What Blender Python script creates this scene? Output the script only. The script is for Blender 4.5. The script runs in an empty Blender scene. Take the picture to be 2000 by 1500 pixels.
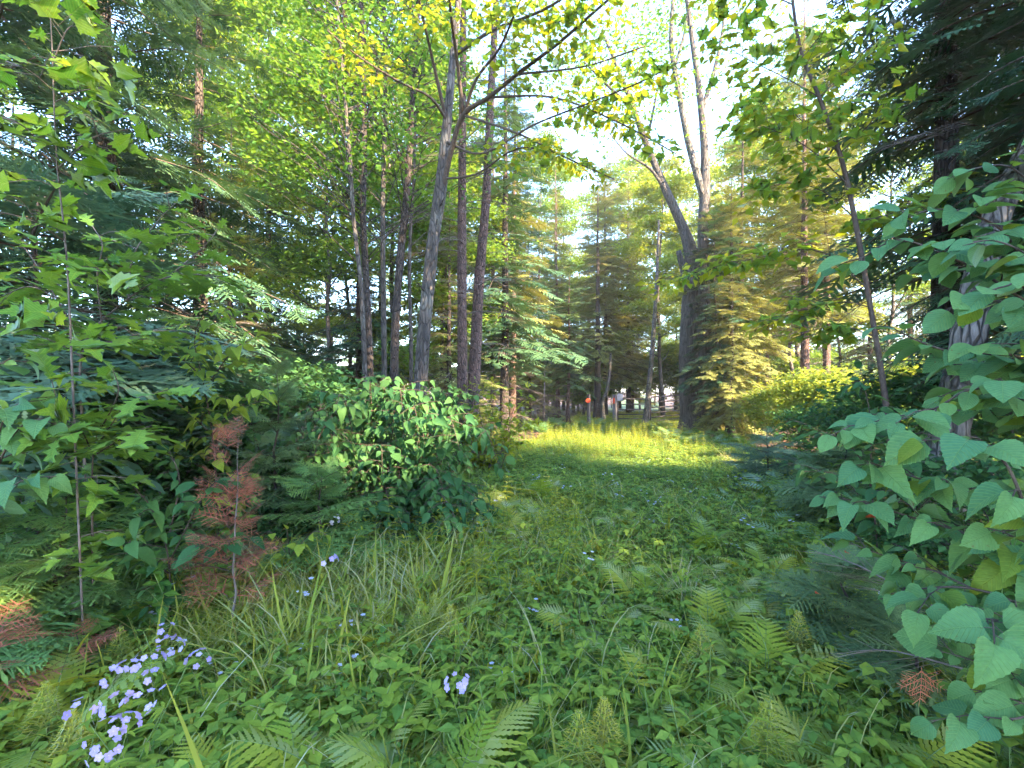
import bpy, math, random
import numpy as np
from mathutils import Vector, Matrix
rnd = random.Random(7)
rs = np.random.RandomState(11)
R = math.radians
sc = bpy.context.scene
col = sc.collection

# ------------------------------------------------------------------ camera, sky, sun, exposure
F, CX, HY, CAMZ = 900.0, 1000.0, 765.0, 1.55          # focal length in photo pixels, centre column, horizon row, eye height
cam = bpy.data.cameras.new('camera')
cam.sensor_width = 36; cam.lens = 36 * F / 2000
cam.shift_y = (HY - 750) / 2000
cam.clip_start = 0.05; cam.clip_end = 1500
co = bpy.data.objects.new('camera', cam); col.objects.link(co)
co.location = (0, 0, CAMZ); co.rotation_euler = (R(90), 0, 0)
sc.camera = co

SUN_EL, SUN_AZ = 29.0, 128.0                           # azimuth clockwise from the view direction (+Y)
world = bpy.data.worlds.new('World'); sc.world = world; world.use_nodes = True
wn = world.node_tree; wn.nodes.clear()
sky = wn.nodes.new('ShaderNodeTexSky'); sky.sky_type = 'NISHITA'; sky.sun_disc = False
sky.sun_elevation = R(SUN_EL); sky.sun_rotation = R(SUN_AZ)
sky.air_density = 1.0; sky.dust_density = 0.4; sky.ozone_density = 3.0
bg = wn.nodes.new('ShaderNodeBackground'); bg.inputs['Strength'].default_value = 0.15
wo = wn.nodes.new('ShaderNodeOutputWorld')
wn.links.new(sky.outputs[0], bg.inputs[0]); wn.links.new(bg.outputs[0], wo.inputs[0])
sun = bpy.data.lights.new('sun', 'SUN'); sun.energy = 5.0; sun.angle = R(0.6); sun.color = (1.0, 0.74, 0.46)
so = bpy.data.objects.new('sun', sun); col.objects.link(so)
a, e = R(SUN_AZ), R(SUN_EL)
sdir = Vector((math.sin(a) * math.cos(e), math.cos(a) * math.cos(e), math.sin(e)))
so.rotation_euler = sdir.to_track_quat('Z', 'Y').to_euler(); so.location = (12, -8, 14)
sc.view_settings.view_transform = 'Standard'; sc.view_settings.look = 'None'
sc.view_settings.gamma = 1.0; sc.view_settings.use_curve_mapping = False
sc.view_settings.exposure = 3.7
sc.cycles.max_bounces = 7; sc.cycles.diffuse_bounces = 4; sc.cycles.glossy_bounces = 2
sc.cycles.transmission_bounces = 4; sc.cycles.transparent_max_bounces = 4
sc.cycles.sample_clamp_indirect = 6.0
HAZE = 0.0008
sc.cycles.volume_bounces = 1; sc.cycles.volume_max_steps = 32
sc.cycles.use_denoising = True
sc.cycles.use_adaptive_sampling = True; sc.cycles.adaptive_threshold = 0.02

# ------------------------------------------------------------------ helpers
def ground_z(x, y):
    return 0.05 * np.sin(x * 0.9 + 1.3) * np.sin(y * 0.7) + 0.03 * np.sin(x * 2.3 + y * 1.9)
def W(px, py, d):                                      # the point d metres ahead that the photo shows at column px, row py
    return np.array([(px - CX) / F * d, d, CAMZ + (HY - py) / F * d])
def on_ground(px, d):
    x = (px - CX) / F * d
    return (x, d, float(ground_z(x, d)))
def px_of(o):
    return CX + F * o.location.x / max(o.location.y, .1)
def path_x(y): return 0.28 * (y - 1.5)

class T:                                               # polygon soup: verts + faces as flat loops
    def __init__(s, V, faces):
        s.V = np.asarray(V, float).reshape(-1, 3)
        s.tot = np.array([len(f) for f in faces], np.int32)
        s.loops = np.array([i for f in faces for i in f], np.int32)
def join(*ts):
    V, L, tt, n = [], [], [], 0
    for t in ts:
        V.append(t.V); L.append(t.loops + n); tt.append(t.tot); n += len(t.V)
    r = T(np.zeros((0, 3)), []); r.V = np.vstack(V); r.loops = np.concatenate(L).astype(np.int32); r.tot = np.concatenate(tt).astype(np.int32)
    return r
def rep(t, A, P, rn):                                  # t copied with (N,3,3) matrices A, (N,3) places P and one random number each
    N, nv = len(P), len(t.V)
    r = T(np.zeros((0, 3)), [])
    r.V = (np.einsum('nij,vj->nvi', A, t.V) + P[:, None, :]).reshape(-1, 3)
    r.loops = (t.loops[None, :] + (np.arange(N) * nv)[:, None]).reshape(-1).astype(np.int32)
    r.tot = np.tile(t.tot, N)
    r.rn = np.repeat(rn, len(t.tot))
    return r
def mesh(name, parts, smooth=False):
    """parts: list of (soup, material)"""
    me = bpy.data.meshes.new(name)
    mats, V, L, tt, mi, rn, n = [], [], [], [], [], [], 0
    for t, m in parts:
        if len(t.V) == 0: continue
        if m not in mats: mats.append(m)
        V.append(t.V); L.append(t.loops + n); tt.append(t.tot); n += len(t.V)
        mi.append(np.full(len(t.tot), mats.index(m), np.int32))
        rn.append(getattr(t, 'rn', np.zeros(len(t.tot))))
    V = np.vstack(V); L = np.concatenate(L).astype(np.int32); tt = np.concatenate(tt).astype(np.int32)
    me.vertices.add(len(V)); me.vertices.foreach_set('co', V.astype(np.float32).ravel())
    me.loops.add(len(L)); me.loops.foreach_set('vertex_index', L)
    me.polygons.add(len(tt))
    st = np.concatenate([[0], np.cumsum(tt)[:-1]]).astype(np.int32)
    me.polygons.foreach_set('loop_start', st)
    me.polygons.foreach_set('material_index', np.concatenate(mi))
    me.polygons.foreach_set('use_smooth', np.full(len(tt), smooth, bool))
    at = me.attributes.new('rnd', 'FLOAT', 'FACE'); at.data.foreach_set('value', np.concatenate(rn).astype(np.float32))
    for m in mats: me.materials.append(m)
    me.update(calc_edges=True)
    return me
def frames(Y, Z, S):                                   # matrices with local Y along Y and local Z near Z, scaled S
    Y = Y / np.linalg.norm(Y, axis=1)[:, None]
    X = np.cross(Y, Z); X /= (np.linalg.norm(X, axis=1)[:, None] + 1e-9)
    Z2 = np.cross(X, Y)
    return np.stack([X, Y, Z2], axis=2) * np.asarray(S).reshape(-1, 1, 1)
def obj(name, me, parent=None, loc=(0, 0, 0), kind=None, label=None):
    o = bpy.data.objects.new(name, me); col.objects.link(o)
    if parent: o.parent = parent
    o.location = loc
    if kind: o['kind'] = kind
    if label: o['label'] = label
    return o
def thing(name, label, cat, loc, group=None, rz=0):
    o = bpy.data.objects.new(name, None); o.empty_display_size = .1; col.objects.link(o)
    o.location = loc; o.rotation_euler = (0, 0, rz)
    o['label'] = label; o['category'] = cat
    if group: o['group'] = group
    return o
def dup(root, loc, rz, label, scale=1.0, group=None):
    r = root.copy(); col.objects.link(r); r.location = loc; r.rotation_euler = (0, 0, rz); r.scale = (scale,) * 3
    r['label'] = label
    if group: r['group'] = group
    for ch in list(root.children):
        c = ch.copy(); col.objects.link(c); c.parent = r
        for g in list(ch.children):
            d = g.copy(); col.objects.link(d); d.parent = c
    return r
ORD = ['first', 'second', 'third', 'fourth', 'fifth', 'sixth', 'seventh', 'eighth', 'ninth', 'tenth', 'eleventh', 'twelfth', 'thirteenth',
       'fourteenth', 'fifteenth', 'sixteenth', 'seventeenth', 'eighteenth', 'nineteenth', 'twentieth', 'twenty-first', 'twenty-second', 'twenty-third', 'twenty-fourth', 'twenty-fifth', 'twenty-sixth', 'twenty-seventh', 'twenty-eighth', 'twenty-ninth', 'thirtieth']
def ordinals(objs, text):
    objs = sorted(objs, key=px_of)
    for i, o in enumerate(objs):
        o['label'] = text.replace('#', ORD[min(i, 29)] + ' from the left')

# ------------------------------------------------------------------ materials
def nodes(name):
    m = bpy.data.materials.new(name); m.use_nodes = True; m.node_tree.nodes.clear()
    return m, m.node_tree.nodes, m.node_tree.links
def leaf_mat(name, c1, c2, tr=0.45, tcol=None, gloss=0.10, veins=0.0):
    m, N, L = nodes(name)
    at = N.new('ShaderNodeAttribute'); at.attribute_name = 'rnd'
    oi = N.new('ShaderNodeObjectInfo')
    ad = N.new('ShaderNodeMath'); ad.operation = 'ADD'; L.new(at.outputs['Fac'], ad.inputs[0]); L.new(oi.outputs['Random'], ad.inputs[1])
    fr = N.new('ShaderNodeMath'); fr.operation = 'FRACT'; L.new(ad.outputs[0], fr.inputs[0])
    mx = N.new('ShaderNodeMix'); mx.data_type = 'RGBA'
    mx.inputs[6].default_value = (*c1, 1); mx.inputs[7].default_value = (*c2, 1); L.new(fr.outputs[0], mx.inputs[0])
    base = mx.outputs[2]
    tc = N.new('ShaderNodeTexCoord')
    nz = N.new('ShaderNodeTexNoise'); nz.inputs['Scale'].default_value = 9; nz.inputs['Detail'].default_value = 3
    L.new(tc.outputs['Object'], nz.inputs['Vector'])
    hv = N.new('ShaderNodeHueSaturation'); L.new(base, hv.inputs['Color'])
    mr = N.new('ShaderNodeMapRange'); mr.inputs['To Min'].default_value = 0.72; mr.inputs['To Max'].default_value = 1.28
    L.new(nz.outputs['Fac'], mr.inputs['Value']); L.new(mr.outputs[0], hv.inputs['Value'])
    base = hv.outputs[0]
    n3 = N.new('ShaderNodeTexNoise'); n3.inputs['Scale'].default_value = 6.5; n3.inputs['Detail'].default_value = 5; n3.noise_dimensions = '4D'
    w4 = N.new('ShaderNodeMath'); w4.operation = 'MULTIPLY'; w4.inputs[1].default_value = 37; L.new(fr.outputs[0], w4.inputs[0]); L.new(w4.outputs[0], n3.inputs['W']); L.new(tc.outputs['Object'], n3.inputs['Vector'])
    br = N.new('ShaderNodeMapRange'); br.inputs['From Min'].default_value = .66; br.inputs['From Max'].default_value = .72; br.inputs['To Max'].default_value = .75; L.new(n3.outputs['Fac'], br.inputs['Value'])
    bm = N.new('ShaderNodeMix'); bm.data_type = 'RGBA'; bm.inputs[7].default_value = (.13, .085, .03, 1); L.new(br.outputs[0], bm.inputs[0]); L.new(base, bm.inputs[6]); base = bm.outputs[2]
    bump = None
    if veins:
        sx = N.new('ShaderNodeSeparateXYZ'); L.new(tc.outputs['Object'], sx.inputs[0])
        ab = N.new('ShaderNodeMath'); ab.operation = 'ABSOLUTE'; L.new(sx.outputs['X'], ab.inputs[0])
        ml = N.new('ShaderNodeMath'); ml.operation = 'MULTIPLY_ADD'; ml.inputs[1].default_value = -0.9; L.new(ab.outputs[0], ml.inputs[0]); L.new(sx.outputs['Y'], ml.inputs[2])
        sn = N.new('ShaderNodeMath'); sn.operation = 'MULTIPLY'; sn.inputs[1].default_value = veins; L.new(ml.outputs[0], sn.inputs[0])
        si = N.new('ShaderNodeMath'); si.operation = 'SINE'; L.new(sn.outputs[0], si.inputs[0])
        pw = N.new('ShaderNodeMapRange'); pw.inputs['From Min'].default_value = 0.75; pw.inputs['From Max'].default_value = 1.0; L.new(si.outputs[0], pw.inputs['Value'])
        rib = N.new('ShaderNodeMapRange'); rib.inputs['From Min'].default_value = 0.0; rib.inputs['From Max'].default_value = 0.018
        rib.inputs['To Min'].default_value = 1; rib.inputs['To Max'].default_value = 0; L.new(ab.outputs[0], rib.inputs['Value'])
        mxv = N.new('ShaderNodeMath'); mxv.operation = 'MAXIMUM'; L.new(pw.outputs[0], mxv.inputs[0]); L.new(rib.outputs[0], mxv.inputs[1])
        mv = N.new('ShaderNodeMix'); mv.data_type = 'RGBA'; mv.inputs[7].default_value = (c2[0] * 1.5 + .02, c2[1] * 1.35 + .02, c2[2] * 1.4 + .01, 1)
        sc_ = N.new('ShaderNodeMath'); sc_.operation = 'MULTIPLY'; sc_.inputs[1].default_value = 0.45; L.new(mxv.outputs[0], sc_.inputs[0])
        L.new(sc_.outputs[0], mv.inputs[0]); L.new(base, mv.inputs[6]); base = mv.outputs[2]
        bump = N.new('ShaderNodeBump'); bump.inputs['Strength'].default_value = 0.5; bump.inputs['Distance'].default_value = 0.02; bump.invert = True
        L.new(mxv.outputs[0], bump.inputs['Height'])
    df = N.new('ShaderNodeBsdfDiffuse'); L.new(base, df.inputs['Color'])
    tl = N.new('ShaderNodeBsdfTranslucent')
    tm = N.new('ShaderNodeMix'); tm.data_type = 'RGBA'; tm.blend_type = 'MULTIPLY'; tm.inputs[0].default_value = 1
    tm.inputs[7].default_value = (*(tcol or (1.65, 1.3, .5)), 1); L.new(base, tm.inputs[6]); L.new(tm.outputs[2], tl.inputs['Color'])
    ms = N.new('ShaderNodeMixShader'); ms.inputs[0].default_value = tr; L.new(df.outputs[0], ms.inputs[1]); L.new(tl.outputs[0], ms.inputs[2])
    gl = N.new('ShaderNodeBsdfGlossy'); gl.inputs['Roughness'].default_value = 0.45; gl.inputs['Color'].default_value = (.8, .9, 1, 1)
    lw = N.new('ShaderNodeLayerWeight'); lw.inputs['Blend'].default_value = 0.3
    gm = N.new('ShaderNodeMath'); gm.operation = 'MULTIPLY'; gm.inputs[1].default_value = gloss; L.new(lw.outputs['Fresnel'], gm.inputs[0])
    m2 = N.new('ShaderNodeMixShader'); L.new(gm.outputs[0], m2.inputs[0]); L.new(ms.outputs[0], m2.inputs[1]); L.new(gl.outputs[0], m2.inputs[2])
    if bump:
        L.new(bump.outputs[0], df.inputs['Normal']); L.new(bump.outputs[0], gl.inputs['Normal'])
    out = N.new('ShaderNodeOutputMaterial'); L.new(m2.outputs[0], out.inputs[0])
    return m
def rough_mat(name, c1, c2, scale=(8, 8, 8), detail=6, rough=0.9, bump=0.6, dist=0.02, c3=None, metallic=0, lo=.35, hi=.65):
    m, N, L = nodes(name)
    tc = N.new('ShaderNodeTexCoord'); mp = N.new('ShaderNodeMapping'); mp.inputs['Scale'].default_value = scale
    L.new(tc.outputs['Object'], mp.inputs[0])
    nz = N.new('ShaderNodeTexNoise'); nz.inputs['Scale'].default_value = 1; nz.inputs['Detail'].default_value = detail; nz.inputs['Roughness'].default_value = .65
    L.new(mp.outputs[0], nz.inputs['Vector'])
    cr = N.new('ShaderNodeValToRGB'); cr.color_ramp.elements[0].color = (*c1, 1); cr.color_ramp.elements[1].color = (*c2, 1)
    cr.color_ramp.elements[0].position = lo; cr.color_ramp.elements[1].position = hi
    L.new(nz.outputs['Fac'], cr.inputs[0]); c = cr.outputs[0]
    if c3:
        n2 = N.new('ShaderNodeTexNoise'); n2.inputs['Scale'].default_value = 3.0; n2.inputs['Detail'].default_value = 4
        L.new(tc.outputs['Object'], n2.inputs['Vector'])
        r2 = N.new('ShaderNodeMapRange'); r2.inputs['From Min'].default_value = .52; r2.inputs['From Max'].default_value = .62; L.new(n2.outputs['Fac'], r2.inputs['Value'])
        mx = N.new('ShaderNodeMix'); mx.data_type = 'RGBA'; L.new(r2.outputs[0], mx.inputs[0]); L.new(c, mx.inputs[6]); mx.inputs[7].default_value = (*c3, 1); c = mx.outputs[2]
    hgt = nz.outputs['Fac']
    if 'bark' in name:                                 # fissures
        vo = N.new('ShaderNodeTexVoronoi'); vo.feature = 'DISTANCE_TO_EDGE'; vo.inputs['Scale'].default_value = 1.15; vo.inputs['Randomness'].default_value = 1
        wv = N.new('ShaderNodeMix'); wv.data_type = 'RGBA'; wv.inputs[0].default_value = .12; L.new(mp.outputs[0], wv.inputs[6]); L.new(nz.outputs['Color'], wv.inputs[7]); L.new(wv.outputs[2], vo.inputs['Vector'])
        fm = N.new('ShaderNodeMapRange'); fm.inputs['From Max'].default_value = .16; L.new(vo.outputs['Distance'], fm.inputs['Value'])
        fc_ = N.new('ShaderNodeMapRange'); fc_.inputs['To Min'].default_value = .35; L.new(fm.outputs[0], fc_.inputs['Value'])
        hs = N.new('ShaderNodeHueSaturation'); L.new(c, hs.inputs['Color']); L.new(fc_.outputs[0], hs.inputs['Value']); c = hs.outputs[0]
        ha = N.new('ShaderNodeMath'); ha.operation = 'MULTIPLY_ADD'; ha.inputs[1].default_value = .5; L.new(nz.outputs['Fac'], ha.inputs[0]); L.new(fm.outputs[0], ha.inputs[2]); hgt = ha.outputs[0]
    p = N.new('ShaderNodeBsdfPrincipled'); p.inputs['Roughness'].default_value = rough; p.inputs['Metallic'].default_value = metallic
    L.new(c, p.inputs['Base Color'])
    b = N.new('ShaderNodeBump'); b.inputs['Strength'].default_value = bump; b.inputs['Distance'].default_value = dist
    L.new(hgt, b.inputs['Height']); L.new(b.outputs[0], p.inputs['Normal'])
    out = N.new('ShaderNodeOutputMaterial'); L.new(p.outputs[0], out.inputs[0])
    return m
M = {}
M['maple'] = leaf_mat('maple_leaf', (0.053, 0.147, 0.033), (0.126, 0.261, 0.044), .5)
M['maple_bright'] = leaf_mat('sunlit_yellow_leaf', (0.160, 0.252, 0.024), (0.301, 0.324, 0.031), .55)  # sunlit yellow put into the leaf colour of bush and weeds
M['oak'] = leaf_mat('oak_leaf', (0.070, 0.186, 0.044), (0.158, 0.286, 0.046), .45, veins=70)
M['maple_near'] = leaf_mat('near_maple_leaf', (0.097, 0.246, 0.040), (0.191, 0.309, 0.048), .55, veins=70)
M['ovate'] = leaf_mat('shrub_leaf', (0.027, 0.086, 0.035), (0.062, 0.146, 0.043), .35)
M['round'] = leaf_mat('broad_leaf', (0.061, 0.174, 0.085), (0.116, 0.245, 0.082), .4, veins=60)
M['round_yellow'] = leaf_mat('yellowed_broad_leaf', (.11, .20, .035), (.16, .25, .04), .5, veins=60)
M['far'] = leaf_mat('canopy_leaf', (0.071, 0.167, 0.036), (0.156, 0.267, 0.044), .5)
M['far_yellow'] = leaf_mat('sunny_canopy_leaf', (0.143, 0.238, 0.043), (0.243, 0.315, 0.058), .5)  # sunlit copy of the canopy leaf, light put into its colour
M['needle'] = leaf_mat('fir_needle', (0.029, 0.074, 0.047), (0.064, 0.128, 0.059), .2, (1.2, 1.2, .6))
M['needle_pale'] = leaf_mat('light_fir_needle', (0.077, 0.146, 0.069), (0.141, 0.207, 0.077), .2, (1.2, 1.2, .6))
M['needle_tip'] = leaf_mat('fresh_fir_tip', (0.090, 0.196, 0.069), (0.168, 0.281, 0.074), .3, (1.2, 1.2, .6))
M['needle_blue'] = leaf_mat('blue_green_needle', (0.057, 0.128, 0.084), (0.113, 0.180, 0.111), .2, (1.2, 1.2, .6))
M['needle_gold'] = leaf_mat('sunlit_gold_needle', (0.109, 0.140, 0.043), (0.218, 0.221, 0.064), .25, (1.2, 1.1, .6))  # golden low sun put into the needle colour
M['needle_dead'] = leaf_mat('dead_needle', (.20, .085, .060), (.40, .15, .09), .25, (1.2, .8, .6))
M['grass'] = leaf_mat('grass_blade', (0.170, 0.244, 0.037), (0.320, 0.324, 0.053), .45)
M['grass_pale'] = leaf_mat('pale_grass', (0.273, 0.300, 0.105), (0.300, 0.300, 0.183), .45)
M['fern'] = leaf_mat('fern_frond', (0.178, 0.280, 0.033), (0.293, 0.324, 0.041), .5)
M['fern_dark'] = leaf_mat('dark_fern_frond', (0.070, 0.179, 0.055), (0.133, 0.246, 0.058), .4)
M['cover'] = leaf_mat('ground_cover_leaf', (0.084, 0.181, 0.038), (0.199, 0.286, 0.045), .4)
M['herb'] = leaf_mat('herb_leaf', (0.131, 0.230, 0.038), (0.236, 0.322, 0.043), .45)
M['petal'] = leaf_mat('lilac_petal', (.26, .22, .48), (.42, .36, .64), .3, (1, 1, 1))
M['petal_white'] = leaf_mat('pale_petal', (.42, .44, .58), (.55, .56, .66), .3, (1, 1, 1))
M['eye'] = leaf_mat('flower_eye', (.5, .45, .1), (.6, .5, .2), .1)
M['litter'] = leaf_mat('fallen_leaf', (.16, .065, .035), (.36, .17, .10), .2, (1, .8, .6))
M['red_leaf'] = leaf_mat('red_leaf', (.42, .05, .025), (.55, .10, .04), .4, (1.2, .8, .6))
M['stem'] = rough_mat('green_stem', (.06, .12, .03), (.12, .17, .05), (30, 30, 30), bump=.1)
M['twig'] = rough_mat('brown_twig', (.035, .024, .018), (.08, .058, .045), (40, 40, 20), bump=.3)
M['twig_grey'] = rough_mat('grey_dead_twig', (.07, .058, .054), (.16, .135, .125), (40, 40, 20), bump=.3)
M['bark_maple'] = rough_mat('grey_maple_bark', (.034, .028, .025), (.095, .082, .074), (22, 22, 5), bump=.8, c3=(.12, .112, .10))
M['bark_pine'] = rough_mat('red_flaky_bark', (.045, .025, .020), (.165, .095, .078), (30, 30, 9), bump=1.0, dist=.03)
M['bark_dark'] = rough_mat('dark_conifer_bark', (.022, .016, .014), (.07, .052, .045), (26, 26, 7), bump=1.0, dist=.03)
M['bark_cedar'] = rough_mat('stringy_cedar_bark', (.034, .031, .030), (.13, .120, .112), (34, 34, 2.2), bump=1.0, dist=.04)
M['bark_pale'] = rough_mat('pale_smooth_bark', (.045, .041, .038), (.19, .172, .155), (18, 18, 4), bump=1.0, dist=.04, c3=(.050, .062, .038))
M['wood_post'] = rough_mat('weathered_post_wood', (.12, .10, .10), (.24, .20, .19), (40, 40, 3), bump=.6)
M['gate_metal'] = rough_mat('dull_gate_tube', (.035, .03, .033), (.075, .06, .06), (15, 15, 15), rough=.5, bump=.1, metallic=.3)
M['sign'] = rough_mat('faded_white_sign', (.20, .21, .26), (.30, .31, .36), (12, 12, 12), rough=.6, bump=.05)
M['orange'] = rough_mat('orange_marker', (.75, .07, .02), (.85, .11, .03), (12, 12, 12), rough=.6, bump=.05)
# forest floor: brown litter beside the track, mossy green on it
m, N, L = nodes('forest_floor')
geo = N.new('ShaderNodeNewGeometry'); sp = N.new('ShaderNodeSeparateXYZ'); L.new(geo.outputs['Position'], sp.inputs[0])
cx = N.new('ShaderNodeMath'); cx.operation = 'MULTIPLY_ADD'; cx.inputs[1].default_value = -.28; cx.inputs[2].default_value = .42; L.new(sp.outputs['Y'], cx.inputs[0])
dx = N.new('ShaderNodeMath'); dx.operation = 'ADD'; L.new(sp.outputs['X'], dx.inputs[0]); L.new(cx.outputs[0], dx.inputs[1])
ab = N.new('ShaderNodeMath'); ab.operation = 'ABSOLUTE'; L.new(dx.outputs[0], ab.inputs[0])
nz = N.new('ShaderNodeTexNoise'); nz.inputs['Scale'].default_value = 1.3; nz.inputs['Detail'].default_value = 6; L.new(geo.outputs['Position'], nz.inputs['Vector'])
sm = N.new('ShaderNodeMath'); sm.operation = 'MULTIPLY_ADD'; sm.inputs[1].default_value = 2.0; L.new(nz.outputs['Fac'], sm.inputs[0]); L.new(ab.outputs[0], sm.inputs[2])
mr = N.new('ShaderNodeMapRange'); mr.inputs['From Min'].default_value = 3.2; mr.inputs['From Max'].default_value = 4.4; L.new(sm.outputs[0], mr.inputs['Value'])
n2 = N.new('ShaderNodeTexNoise'); n2.inputs['Scale'].default_value = 28; n2.inputs['Detail'].default_value = 8; n2.inputs['Roughness'].default_value = .7; L.new(geo.outputs['Position'], n2.inputs['Vector'])
g1 = N.new('ShaderNodeValToRGB'); g1.color_ramp.elements[0].color = (.018, .04, .012, 1); g1.color_ramp.elements[1].color = (.07, .13, .03, 1)
g1.color_ramp.elements[0].position = .35; g1.color_ramp.elements[1].position = .65
g2 = N.new('ShaderNodeValToRGB'); g2.color_ramp.elements[0].color = (.022, .013, .010, 1); g2.color_ramp.elements[1].color = (.15, .08, .055, 1)
g2.color_ramp.elements[0].position = .38; g2.color_ramp.elements[1].position = .68
L.new(n2.outputs['Fac'], g1.inputs[0]); L.new(n2.outputs['Fac'], g2.inputs[0])
mx = N.new('ShaderNodeMix'); mx.data_type = 'RGBA'; L.new(mr.outputs[0], mx.inputs[0]); L.new(g1.outputs[0], mx.inputs[6]); L.new(g2.outputs[0], mx.inputs[7])
p = N.new('ShaderNodeBsdfPrincipled'); p.inputs['Roughness'].default_value = .95; L.new(mx.outputs[2], p.inputs['Base Color'])
b = N.new('ShaderNodeBump'); b.inputs['Strength'].default_value = .9; b.inputs['Distance'].default_value = .05; L.new(n2.outputs['Fac'], b.inputs['Height']); L.new(b.outputs[0], p.inputs['Normal'])
out = N.new('ShaderNodeOutputMaterial'); L.new(p.outputs[0], out.inputs[0]); M['floor'] = m

# ------------------------------------------------------------------ leaf and twig shapes (unit length, base at origin, tip +Y, upper side +Z)
def leaf_shape(half, cup=.18, droop=.25):
    P = [(0, half[0][1])] + [h for h in half if h[0] > 0] + [(0, half[-1][1])]
    n = len(half); V, faces = [], []
    zf = lambda x, y: cup * abs(x) - droop * y * y
    y0 = max(0.0, min(h[1] for h in half))
    ribs = [(0, min(max(h[1], 0), 1)) for h in half]
    for x, y in ribs: V.append((0, y, zf(0, y)))
    for s in (1, -1):
        off = len(V)
        for x, y in half: V.append((s * x, y, zf(x, y)))
        for i in range(n - 1):
            q = [i, off + i, off + i + 1] if abs(ribs[i][1] - ribs[i + 1][1]) < 1e-6 else [i, off + i, off + i + 1, i + 1]
            if half[i][0] < 1e-6: q = [k for k in q if k != off + i]
            if half[i + 1][0] < 1e-6: q = [k for k in q if k != off + i + 1]
            if len(q) >= 3:
                faces.append(q if s > 0 else q[::-1])
    return T(V, faces)
MAPLE = leaf_shape([(.03, 0), (.30, -.06), (.24, .10), (.38, .15), (.33, .24), (.55, .44), (.38, .43), (.34, .52), (.19, .45), (.24, .68), (.12, .69), (.10, .84), (0, 1)])
OAK = leaf_shape([(.02, 0), (.12, .14), (.07, .20), (.28, .33), (.12, .38), (.12, .44), (.36, .60), (.17, .62), (.15, .68), (.28, .85), (.11, .84), (0, 1)], .1, .2)
OVATE = leaf_shape([(.02, 0), (.20, .10), (.31, .28), (.32, .45), (.24, .65), (.10, .85), (0, 1)], .3, .4)
def serrated(half, n, amp):
    pts = []
    ys = np.linspace(0, 1, n * 2 + 1)
    hx = np.interp(ys, [h[1] for h in half], [h[0] for h in half])
    for i, (y, x) in enumerate(zip(ys, hx)):
        pts.append((max(x - (amp if i % 2 == 0 and 0 < i < n * 2 else 0), .0 if i == n * 2 else .012), y))
    return pts
ROUND = leaf_shape(serrated([(.02, 0), (.27, .05), (.40, .2), (.45, .38), (.40, .58), (.27, .78), (.10, .93), (0, 1)], 13, .022), .16, .22)
HEART = leaf_shape(serrated([(.02, 0), (.33, .04), (.45, .22), (.46, .40), (.36, .62), (.20, .80), (.06, .93), (0, 1)], 11, .03), .25, .45)
ELM = leaf_shape(serrated([(.02, 0), (.18, .08), (.27, .25), (.29, .45), (.22, .68), (.08, .90), (0, 1)], 9, .02), .2, .3)
LANCE = leaf_shape([(.015, 0), (.10, .18), (.125, .4), (.09, .7), (0, 1)], .3, .5)
SIMPLE = T([(0, 0, 0), (.3, .45, .05), (0, 1, -.12), (-.3, .45, .05), (0, .45, 0)], [(0, 1, 4), (4, 1, 2), (0, 4, 3), (4, 2, 3)])
FARLEAF = T([(0, 0, 0), (.36, .42, .06), (0, 1, -.1), (-.36, .5, .06)], [(0, 1, 2), (0, 2, 3)])
NEEDLE = T([(-.14, 0, 0), (.14, 0, 0), (0, 1, 0)], [(0, 1, 2)])

def tube(P, rad, sides=8, wob=0.0, cap=True):
    P = np.asarray(P, float); n = len(P); rad = np.asarray(rad, float)
    d = np.gradient(P, axis=0); d /= np.linalg.norm(d, axis=1)[:, None] + 1e-9
    ref = np.array([0, 0, 1.0]) if abs(d[0][2]) < .9 else np.array([1.0, 0, 0])
    V = []
    u = np.cross(d[0], ref); u /= np.linalg.norm(u)
    an = np.arange(sides) / sides * 2 * math.pi
    for i in range(n):
        u = u - d[i] * np.dot(u, d[i]); u /= np.linalg.norm(u); v = np.cross(d[i], u)
        k = 1 + wob * (rs.rand(sides) - .5)
        V.append(P[i] + (np.outer(np.cos(an) * k, u) + np.outer(np.sin(an) * k, v)) * rad[i])
    V = np.vstack(V)
    faces = [(i * sides + j, i * sides + (j + 1) % sides, (i + 1) * sides + (j + 1) % sides, (i + 1) * sides + j) for i in range(n - 1) for j in range(sides)]
    if cap: faces += [tuple(range(sides))[::-1], tuple((n - 1) * sides + j for j in range(sides))]
    return T(V, faces)
def spline(P, k=6):                                    # Catmull-Rom through rows of P (any number of columns)
    P = np.asarray(P, float)
    if len(P) < 3:
        t = np.linspace(0, 1, k + 1)[:, None]; return P[0] * (1 - t) + P[-1] * t
    Q = np.vstack([2 * P[0] - P[1], P, 2 * P[-1] - P[-2]]); o = []
    for i in range(1, len(Q) - 2):
        for t in np.linspace(0, 1, k, endpoint=False):
            o.append(.5 * ((2 * Q[i]) + (-Q[i - 1] + Q[i + 1]) * t + (2 * Q[i - 1] - 5 * Q[i] + 4 * Q[i + 1] - Q[i + 2]) * t * t + (-Q[i - 1] + 3 * Q[i] - 3 * Q[i + 1] + Q[i + 2]) * t ** 3))
    o.append(P[-1]); return np.array(o)

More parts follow.
